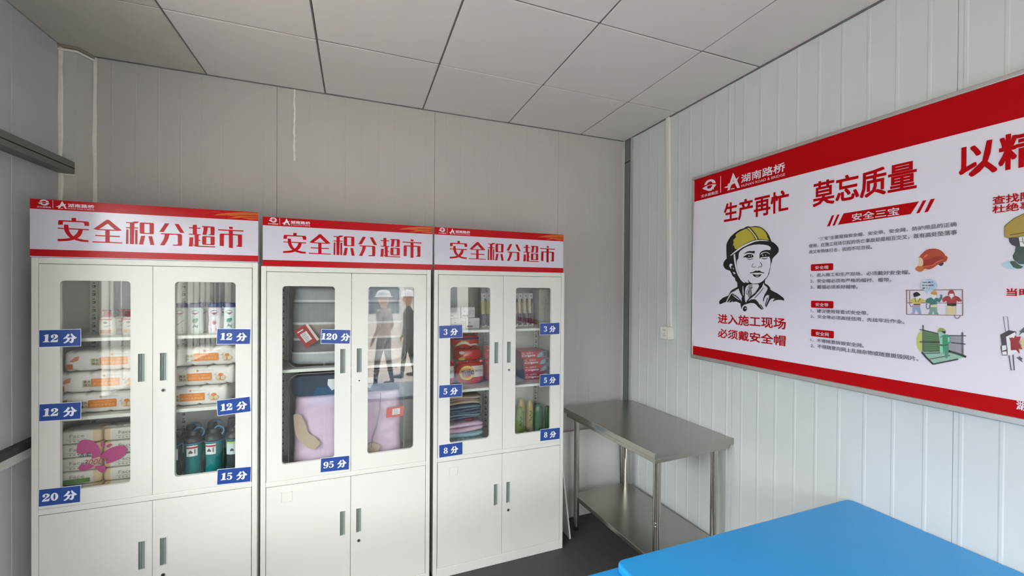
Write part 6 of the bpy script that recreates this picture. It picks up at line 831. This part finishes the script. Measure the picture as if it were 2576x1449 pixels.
# --- detergent bags
M_DET = mat('detergent_red', (204, 48, 36), 0.18, noise=0.1, nscale=14, bump=1.0, bscale=26); M_DETW = mat('detergent_white', (222, 214, 206), 0.25, bump=0.5, bscale=30); M_DETY = mat('detergent_yellow', (214, 186, 60), 0.25); M_DETN = mat('detergent_navy', (40, 44, 100), 0.3); M_DETO = mat('detergent_orange', (220, 92, 40), 0.25)
FZ = {}
def make_deterg(label, w, h, dp, face=True, seed=1, lie=False):
    r = tag(empty('detergent_bag'), label, 'detergent bag', 'red detergent bags on the middle shelf')
    m = MB().pillow(-w/2, w/2, 0, dp, 0.0, h, 0, e=(0.8, 0.5), n=48, m=28, wob=0.03, seed=seed)
    m.obj('bag', M_DET, r)
    cr = MB(); N = 20; v = []; 
    for i in range(N+1):
        x = -w/2*0.97+w*0.97*i/N; v += [(x, dp/2+0.003*math.sin(i*1.9), h-0.006), (x, dp/2-0.004*math.sin(i*1.3), h+0.006+0.003*math.sin(i*0.8))]
    cr.add(v, [(2*i, 2*i+2, 2*i+3, 2*i+1) for i in range(N)]); cr.add([(x, y+0.0015, z) for x, y, z in v], [(2*i, 2*i+1, 2*i+3, 2*i+2) for i in range(N)]); cr.obj('sealed_edge', M_DET, r)
    def fz(l):
        def f_(x, z):
            z = min(z, h*0.97); X = min(0.99, abs(x/(w/2))); Z = min(0.99, abs((z-h/2)/(h/2)))
            cz = (1-Z**(2/0.5))**(0.5/2); xx = min(0.985, X/cz if cz > 0 else 1)
            y = dp/2-dp/2*1.02*cz*(1-xx**(2/0.8))**(0.8/2)
            return (x, y-0.005-0.0005*l-0.03*dp, z)
        return f_
    FZ[r.name] = fz
    if face:
        q = MB()
        nb_ = 10
        for i in range(nb_): a_, b_ = -0.02*w+i*0.44*w/nb_, -0.02*w+(i+1)*0.44*w/nb_; q.flat(rect(a_, b_, 0.34*h, 0.86*h), 0, 1, f=fz(0))
        cx, cz, R_ = -0.17*w, 0.55*h, 0.26*w
        for i in range(16):
            t0, t1 = 2*math.pi*i/16, 2*math.pi*(i+1)/16
            q.flat([(cx+R_*math.cos(t0)*0.66, cz+R_*math.sin(t0)*0.62), (cx+R_*math.cos(t0), cz+R_*math.sin(t0)*0.95), (cx+R_*math.cos(t1), cz+R_*math.sin(t1)*0.95), (cx+R_*math.cos(t1)*0.66, cz+R_*math.sin(t1)*0.62)], 0, 2, f=fz(1))
            q.flat([(cx+R_*math.cos(t0)*0.34, cz+R_*math.sin(t0)*0.3), (cx+R_*math.cos(t0)*0.68, cz+R_*math.sin(t0)*0.63), (cx+R_*math.cos(t1)*0.68, cz+R_*math.sin(t1)*0.63), (cx+R_*math.cos(t1)*0.34, cz+R_*math.sin(t1)*0.3)], 0, 4, f=fz(1))
        put_text(q, 'Tide', -0.37*w, 0.06*w, 0.42*h, 0.72*h, lambda x, z: (fz(2))(x, z+0.25*(x+0.15*w)), 1, 0.045, 3); put_text(q, 'Tide', -0.37*w, 0.06*w, 0.42*h, 0.72*h, lambda x, z: (fz(4))(x, z+0.25*(x+0.15*w)), 3, 0.015, 3)
        put_text(q, '净白洗衣', 0.10*w, 0.38*w, 0.58*h, 0.68*h, fz(3), 3, 0.0, 1)
        q.obj('printed_front', [M_DET, M_DETW, M_DETY, M_DETN, M_DETO], r)
    return r
place(make_deterg('red detergent bag standing in front with its big printed word', 0.186, 0.136, 0.08, True, 1), 2, 0.239, 0.135, 1.0915, 0.02)
o = place(make_deterg('red detergent bag lying crumpled on top of the front one', 0.182, 0.078, 0.13, False, 2), 2, 0.228, 0.145, 1.2365)
g_ = FZ[o.name]; m = MB(); m.flat(ell(-0.050, 0.018, 0.020, 0.011, 12), 0, 0, f=g_(1)); m.flat(ell(-0.052, 0.056, 0.016, 0.010, 12), 0, 1, f=g_(1)); m.obj('printed_patch', [M_DETY, M_DETW], o)
o = place(make_deterg('red detergent bag at the top of the stack with dark band and white swoosh', 0.190, 0.078, 0.13, False, 3), 2, 0.214, 0.155, 1.3225, 0.03)
g_ = FZ[o.name]; m = MB()
for i in range(10): m.flat(rect(-0.080+i*0.016, -0.064+i*0.016, 0.052, 0.063), 0, 1, f=g_(1))
def strip(pts, w, l, mi):
    for (a0, b0), (a1, b1) in zip(pts[:-1], pts[1:]): m.flat([(a0, b0-w), (a1, b1-w), (a1, b1), (a0, b0)], 0, mi, f=g_(l))
strip([(-0.074, 0.012), (-0.060, 0.026), (-0.040, 0.036), (-0.015, 0.038), (0.005, 0.030), (0.020, 0.022), (0.045, 0.026), (0.065, 0.024), (0.078, 0.012)], 0.012, 1, 0)
strip([(-0.072, 0.018), (-0.058, 0.033), (-0.038, 0.043), (-0.013, 0.044), (0.004, 0.036)], 0.007, 3, 2)
m.obj('printed_patch', [M_DETW, M_DETN, M_DETY], o)
place(make_deterg('red detergent bag at the left, half hidden by the door stile', 0.122, 0.140, 0.07, True, 4), 2, 0.0775, 0.145, 1.0915)
place(make_deterg('red detergent bag in the dim right part of the shelf, lower one', 0.150, 0.130, 0.08, False, 5), 2, 0.415, 0.175, 1.0915)
place(make_deterg('red detergent bag in the dim right part of the shelf, upper one', 0.150, 0.085, 0.10, False, 6), 2, 0.418, 0.175, 1.2285)
# --- toothpaste cartons
M_TPR = mat('toothpaste_red', (180, 34, 50), 0.3); M_TPB = mat('toothpaste_slate', (112, 132, 148), 0.35); M_TPD = mat('toothpaste_dark', (66, 60, 84), 0.4); M_TPW = mat('toothpaste_white', (232, 224, 228), 0.4); M_TPL = mat('toothpaste_lightslate', (158, 174, 184), 0.35)
def make_paste(label, showface=True):
    r = tag(empty('toothpaste_carton'), label, 'toothpaste carton', 'stacked toothpaste cartons')
    m = MB().box(-0.096, 0.096, 0, 0.040, 0, 0.0475, 0)
    m.m[1] = 2; m.m[0] = 2; m.m[4] = 0; m.m[5] = 0
    bev(m.obj('box', [M_TPR, M_TPR, M_TPD], r), 0.0008, 1)
    if showface:
        q = MB(); f1 = lambda x, z: (x, -0.0004, z); f2 = lambda x, z: (x, -0.0007, z); f3 = lambda x, z: (x, -0.0010, z)
        q.flat([(0.018, 0.003), (0.024, 0.020), (0.036, 0.034), (0.052, 0.044), (0.070, 0.0475), (0.096, 0.0475), (0.096, 0.003)], 0, 0, f=f1)
        q.flat([(0.022, 0.005), (0.030, 0.022), (0.044, 0.034), (0.060, 0.038), (0.066, 0.020), (0.050, 0.006)], 0, 3, f=f2); q.flat(rect(0.074, 0.088, 0.012, 0.036), 0, 2, f=f2)
        put_text(q, 'Colgate', -0.088, 0.010, 0.008, 0.027, lambda x, z: (x+(z-0.02)*0.2, -0.0007, z), 1, 0.02, 2); put_text(q, '高露洁', -0.062, -0.014, 0.031, 0.040, lambda x, z: (x+(z-0.02)*0.4, -0.0007, z), 1, 0.0, 1); q.flat(rect(-0.084, -0.074, 0.034, 0.038), 0, 1, f=f2)
        q.flat(rect(-0.096, 0.05, 0.0005, 0.003), 0, 4, f=f2)
        q.obj('printed_front', [M_TPB, M_TPW, M_TPD, M_TPL, mat('toothpaste_darkred', (140, 20, 40), 0.35)], r)
    return r
for row in range(4):
    for dp_ in range(4):
        s = [0.6995, 0.696, 0.692, 0.671][row]; nm = ['bottom', 'second', 'third', 'top'][row]; dn = ['front', 'second', 'third', 'rear'][dp_]
        place(make_paste('red toothpaste carton, %s layer, %s column of the stack' % (nm, dn), dp_ == 0), 2, s, 0.135+dp_*0.0415, 1.0905+row*0.0480)
# --- towels
def make_towel(label, w, dp, h, mats, layers, fold=0.5, seed=1, droop=0.0):
    r = tag(empty('folded_towel'), label, 'towel', 'folded towels on the bottom shelf')
    rnd = random.Random(seed)
    for i in range(layers):
        z0 = h*i/layers; z1 = h*(i+1)/layers-0.001; e_ = rnd.uniform(-0.006, 0.006)
        dz_ = droop*(1-i*0.15)
        f_ = (lambda x, y, z, dz_=dz_, i=i: (x, y+0.003*math.sin(x*40+i), z+0.004*math.sin(x*22+i*1.7)+dz_*(math.sin((x+w/2)/w*math.pi))))
        MB().pillow(-w/2+e_, w/2+e_*0.5, 0+rnd.uniform(0, 0.006), dp, z0, z1, 0, e=(0.3, 0.55), n=40, m=8, wob=0.006, seed=seed*10+i, f=f_).obj('fold', mats[i % len(mats)], r)
    return r
M_TW = [mat('towel_beige', (196, 176, 158), 0.95, noise=0.1, nscale=120, bump=0.8, bscale=300), mat('towel_taupe', (160, 142, 134), 0.95, noise=0.1, nscale=120, bump=0.8, bscale=300), mat('towel_slate', (92, 112, 130), 0.95, noise=0.12, nscale=120, bump=0.8, bscale=300), mat('towel_slate_light', (122, 142, 158), 0.95, noise=0.12, nscale=120, bump=0.8, bscale=300), mat('towel_pink', (218, 186, 208), 0.95, noise=0.05, nscale=120, bump=0.8, bscale=300), mat('towel_sky', (158, 190, 200), 0.95, noise=0.05, nscale=120, bump=0.8, bscale=300), mat('towel_sage', (150, 156, 140), 0.95, noise=0.1, nscale=120, bump=0.8, bscale=300)]
o = place(make_towel('pink and sky blue folded towel in a clear bag at the bottom', 0.30, 0.20, 0.155, [M_TW[6], M_TW[5], M_TW[5], M_TW[4], M_TW[4]], 5, seed=1), 2, 0.164, 0.080, 0.7125)
MB().pillow(-0.157, 0.157, -0.008, 0.206, 0.0, 0.166, 0, (0.2, 0.3), 30, 14).obj('clear_bag', M_FILM, o)
m = MB()
put_text(m, 'FASHION TOWEL', -0.10, 0.075, 0.058, 0.070, lambda x, z: (x, -0.009, z+0.06*x), 0, 0.02, 1); m.obj('bag_print', mat('bag_print', (92, 112, 116), 0.5), o)
o = place(make_towel('slate blue folded towels in the middle of the pile', 0.285, 0.20, 0.078, [M_TW[2], M_TW[3], M_TW[2]], 5, seed=2), 2, 0.156, 0.082, 0.890)
MB().pillow(0.02, 0.09, -0.006, 0.03, -0.012, 0.006, 0, 0.6, 14, 6).obj('maroon_ribbon', mat('maroon', (96, 24, 40), 0.6), o)
place(make_towel('beige folded towel on top of the pile', 0.285, 0.20, 0.056, [M_TW[0], M_TW[1], M_TW[0]], 3, seed=3, droop=0.012), 2, 0.156, 0.080, 0.972)
place(make_towel('taupe folded towel pressed under the shelf above', 0.275, 0.20, 0.018, [M_TW[1]], 1, seed=4, droop=0.002), 2, 0.156, 0.085, 1.047)
# --- lotion bottles
def make_lotion(label, col, h, rad, trans=0.0, print_c=None):
    r = tag(empty('lotion_bottle'), label, 'lotion bottle', 'green and yellow bottles on the bottom shelf')
    rad *= 1.06; cm = mat('lotion_%s' % col, col, 0.18, noise=0.06, nscale=20, trans=trans)
    MB().lathe([(rad*0.85, 0), (rad, 0.006), (rad*1.03, h*0.35), (rad*1.0, h*0.60), (rad*0.90, h*0.76), (rad*0.70, h*0.88), (rad*0.56, h*0.93)], ey=0.72, n=24).obj('bottle', cm, r)
    MB().lathe([(rad*0.57, h*0.925), (rad*0.60, h*0.94), (rad*0.54, h*0.985), (rad*0.3, h)], ey=0.8, n=20).obj('cap', cm, r)
    if print_c:
        g = on_ell(rad, rad*0.72, 0.0014); m = MB()
        [m.flat([(x_, h*z_), (x_+rad*0.30, h*(z_+0.05)), (x_+rad*0.55, h*(z_+0.03)), (x_+rad*0.35, h*(z_-0.01))], 0, 0, f=g) for x_, z_ in ((-rad*0.45, 0.36), (-rad*0.1, 0.43), (-rad*0.4, 0.50), (-rad*0.05, 0.57), (-rad*0.35, 0.63))]; m.obj('printed_leaf', mat('lotion_print', print_c, 0.4), r)
    return r
for s, d, h, rad, c_, tr, pc, lb in [(0.598, 0.200, 0.188, 0.028, '96b25c', 0.3, '3c5a2a', 'clear lime green lotion bottle standing foremost'), (0.634, 0.262, 0.226, 0.026, 'd2bc6a', 0.1, '5a4c1e', 'yellow lotion bottle with leaf print, taller one'), (0.693, 0.250, 0.215, 0.024, 'd8c674', 0.1, '6a5c2a', 'yellow lotion bottle with leaf print, right of the taller one'),
                               (0.741, 0.205, 0.197, 0.032, '2f7a4c', 0.15, None, 'glossy dark green lotion bottle in front'), (0.772, 0.130, 0.196, 0.027, '2c6440', 0.15, None, 'dark green lotion bottle at the right glass edge'), (0.572, 0.270, 0.212, 0.027, '5c7040', 0.1, None, 'olive green lotion bottle behind at the left glass edge')]:
    place(make_lotion('' + lb, c_, h, rad, tr, pc), 2, s, d, 0.7085)

# ================================================================== STAINLESS WORKTABLE
ta, tb_, sh = 0.2858, 0.4465, 0.862
st = tag(empty('steel_worktable', (-0.3145, -0.6160, 0), 0.0567), 'stainless steel worktable with a lower shelf in the far right corner', 'worktable')
bev(B(-ta, ta, -tb_, tb_, sh-0.032, sh).obj('tabletop', M_STEEL, st), 0.0025)
bev(B(-ta+0.014, ta-0.014, -tb_+0.014, tb_-0.014, sh-0.060, sh-0.038).obj('apron', M_STEEL, st), 0.002)
B(-ta+0.03, ta-0.03, -tb_+0.03, tb_-0.03, sh-0.0385, sh-0.0315).obj('gap_shade', M_DARK, st)  # dark filler standing in for the shade between tabletop and apron
bev(B(-ta+0.078, ta-0.02, -tb_+0.035, tb_-0.004, 0.212, 0.240).obj('lower_shelf', M_STEEL, st), 0.0025)
for lx_, ly_ in ((-ta+0.082, tb_-0.040), (-ta+0.066, -tb_+0.056), (ta-0.084, -tb_+0.056), (ta-0.055, tb_-0.040)):
    leg = MB().tube([(lx_, ly_, 0.03), (lx_, ly_, sh-0.055)], 0.020, 20).obj('leg', M_PIPE, st)
    MB().lathe([(0.015, 0.0), (0.017, 0.004), (0.016, 0.030), (0.019, 0.032)], lx_, ly_, 0, 16).obj('foot', M_STEEL, leg)
    if lx_ < 0 and ly_ < 0:
        for zz in (0.452, 0.470): MB().tube([(lx_, ly_, zz), (lx_, ly_, zz+0.004)], 0.0212, 20).obj('ring', M_CHROME, leg)
# ================================================================== BLUE TABLES
def blue_table(x0, x1, y0, y1, z, label, th):
    t = tag(empty('blue_table', ((x0+x1)/2, (y0+y1)/2, 0)), label, 'table', 'blue tables')
    ox, oy = (x0+x1)/2, (y0+y1)/2; a, b = (x1-x0)/2, (y1-y0)/2
    top = MB(); pr = rrect(-a, a, -b, b, 0.03, 6); n = len(pr)
    top.add([(p[0], p[1], z-th) for p in pr]+[(p[0], p[1], z) for p in pr], [tuple(range(n))[::-1], tuple(range(n, 2*n))]+[(i, (i+1) % n, (i+1) % n+n, i+n) for i in range(n)])
    bev(top.obj('tabletop', M_BLUE, t), 0.010, 4)
    for sx_ in (-1, 1):
        for sy_ in (-1, 1): MB().tube([(sx_*(a-0.09), sy_*(b-0.07), z-th), (sx_*(a-0.09), sy_*(b-0.07), 0)], 0.014, 12).obj('leg', mat('grey_tube', (120, 122, 126), 0.35, 0.6), t)
    return t
blue_table(-1.197, -0.004, -2.24, -1.627, 0.800, 'glossy blue table with rounded corners in the near right corner', 0.032)
blue_table(-2.36, -1.150, -2.22, -1.612, 0.7665, 'lower blue table whose corner shows at the bottom edge, left of the other', 0.028)
# ================================================================== LEANING PANELS
lp = B(-0.327, 0.327, -0.012, 0.0, 0, 0.625).obj('foam_board', mat('white_foam_board', (222, 221, 216), 0.7, noise=0.03, nscale=40, bump=0.7, bscale=35))
lp.location = (-0.385, -0.058, 0.001); lp.rotation_euler = (math.radians(-4), 0, 0)
tag(lp, 'white textured foam board leaning against the back wall under the worktable', 'board')
lq = B(-0.005, 0.005, -0.09, 0.09, 0, 0.66).obj('thin_sheet', mat('white_sheet', (226, 226, 220), 0.5))
lq.location = (-0.632, -0.215, 0.001); lq.rotation_euler = (0, math.radians(-7.2), 0)
tag(lq, 'thin white sheet leaning against the side of the right cabinet', 'sheet')

# ================================================================== OUTSIDE, seen mirrored in the cabinet glass
def hut(x0, x1, y0, y1, face, label):
    b = tag(empty('site_building', ((x0+x1)/2, (y0+y1)/2, -0.16)), label, 'building', 'site buildings outside')
    a, c = (x1-x0)/2, (y1-y0)/2
    B(-a, a, -c, c, 0, 3.0).obj('wall', mat('hut_wall', (186, 186, 180), 0.6, noise=0.04, nscale=2), b)
    B(-a-0.3, a+0.3, -c-0.3, c+0.3, 3.0, 3.12).obj('roof', mat('hut_roof', (70, 96, 140), 0.6), b)
    n = int((2*a if face == 'n' else 2*c)/2.4)
    for i in range(n):
        u = -((a if face == 'n' else c))+1.2+2.4*i
        if face == 'n': B(u-0.5, u+0.5, c, c+0.03, 1.0, 2.2).obj('window', mat('hut_window', (60, 72, 84), 0.2), b)
        else: B(a, a+0.03, u-0.5, u+0.5, 1.0, 2.2).obj('window', mat('hut_window', (60, 72, 84), 0.2), b)
    return b
hut(-12, 6, -18, -13, 'n', 'pale site building opposite the door, seen only mirrored in glass')
hut(-14, -9, -9, 6, 'e', 'pale site building beyond the left window, seen only mirrored in glass')
def person(x, y, rz, label, jacket, trousers, helmet, stride=0.12):
    m = MB()
    def limb(pts):
        for (p, r0), (q, r1) in zip(pts[:-1], pts[1:]):
            P, Q = Vector(p), Vector(q); N = 6
            for i in range(N+1):
                t = i/N; c = P.lerp(Q, t); r = r0+(r1-r0)*t
                m.lathe([(r*math.sin(math.pi*k/6)+1e-4, -r*math.cos(math.pi*k/6)) for k in range(7)], c.x, c.y, c.z, 10, cap=True)
    for sd, fy in ((-1, -stride), (1, stride)):
        limb([((sd*0.09, 0, 0.92), 0.095), ((sd*0.10, fy*0.5-0.02, 0.50), 0.062), ((sd*0.10, fy, 0.09), 0.045)])
        limb([((sd*0.10, fy, 0.045), 0.042), ((sd*0.11, fy-0.15, 0.035), 0.034)])
        limb([((sd*0.19, 0, 1.42), 0.060), ((sd*0.26, 0.03, 1.14), 0.045), ((sd*0.23, -0.10, 0.90), 0.032), ((sd*0.22, -0.14, 0.84), 0.028)])
        for k in range(5): limb([((sd*0.22, -0.13, 0.83), 0.013), ((sd*(0.195+0.012*k), -0.155-0.004*abs(k-2), 0.77-0.006*(k % 3)), 0.008)])
    limb([((0, 0, 0.93), 0.135), ((0, 0, 1.12), 0.120), ((-0.08, 0, 1.33), 0.115)]); limb([((0.08, 0, 1.33), 0.115), ((0, 0, 1.12), 0.12)]); limb([((-0.13, 0, 1.40), 0.075), ((0.13, 0, 1.40), 0.075)])
    limb([((0, 0, 1.44), 0.055), ((0, -0.015, 1.56), 0.052)])
    m.pillow(-0.078, 0.078, -0.115, 0.085, 1.52, 1.765, 0, 0.9, 18, 12)
    m.pillow(-0.013, 0.013, -0.135, -0.09, 1.61, 1.66, 0, 0.9, 8, 6)
    for sd in (-1, 1): m.pillow(sd*0.078-0.01, sd*0.078+0.01, -0.02, 0.02, 1.60, 1.665, 0, 0.9, 8, 6)
    sk = mat('skin', (196, 150, 124), 0.6)
    o = m.obj('person', [sk, jacket, trousers, mat('shoe_black', (26, 26, 28), 0.5)]); tag(o, label, 'person', 'people outside the door')
    o.location = (x, y, -0.16); o.rotation_euler = (0, 0, rz)
    rm = o.modifiers.new('remesh', 'REMESH'); rm.mode = 'VOXEL'; rm.voxel_size = 0.011; rm.use_smooth_shade = True
    sm = o.modifiers.new('smooth', 'SMOOTH'); sm.iterations = 6
    dg = bpy.context.evaluated_depsgraph_get(); me = bpy.data.meshes.new_from_object(o.evaluated_get(dg)); o.modifiers.clear(); o.data = me
    for mt_ in [sk, jacket, trousers, mat('shoe_black', (26, 26, 28), 0.5)][len(me.materials):]: me.materials.append(mt_)
    idx = []
    for p in me.polygons:
        c = p.center
        idx.append(3 if c.z < 0.085 else 2 if c.z < 0.95 and abs(c.x) < 0.19 else 0 if (c.z > 1.50 or (abs(c.x) > 0.185 and c.z < 0.88)) else 1)
    me.polygons.foreach_set('material_index', idx); me.polygons.foreach_set('use_smooth', [True]*len(idx)); me.update()
    hm = MB().lathe([(0.155, 1.70), (0.150, 1.708), (0.125, 1.712), (0.120, 1.75), (0.100, 1.80), (0.055, 1.83), (0.001, 1.838)], 0, -0.015, 0, 24, ey=1.15); hm.obj('helmet', helmet, o)
    f = MB()
    for sd in (-1, 1): f.pillow(sd*0.032-0.014, sd*0.032+0.014, -0.114, -0.104, 1.655, 1.668, 0, 0.9, 8, 6)
    f.pillow(-0.024, 0.024, -0.116, -0.102, 1.572, 1.582, 0, 0.9, 8, 6); f.obj('face_features', mat('face_dark', (80, 44, 40), 0.6), o)
    return o
GJ = mat('jacket_charcoal', (52, 52, 56), 0.8, noise=0.1); GT = mat('trousers_dark', (36, 36, 40), 0.8, noise=0.1)
person(-1.02, -6.9, math.radians(-80), 'person in a charcoal jacket and white helmet standing outside the door', GJ, GT, mat('helmet_white', (228, 228, 228), 0.3))
person(-1.55, -6.2, math.radians(-60), 'person in a taupe jacket and grey cap standing nearer the door', mat('jacket_taupe', (120, 110, 104), 0.8, noise=0.1), GT, mat('helmet_grey', (170, 170, 172), 0.3))
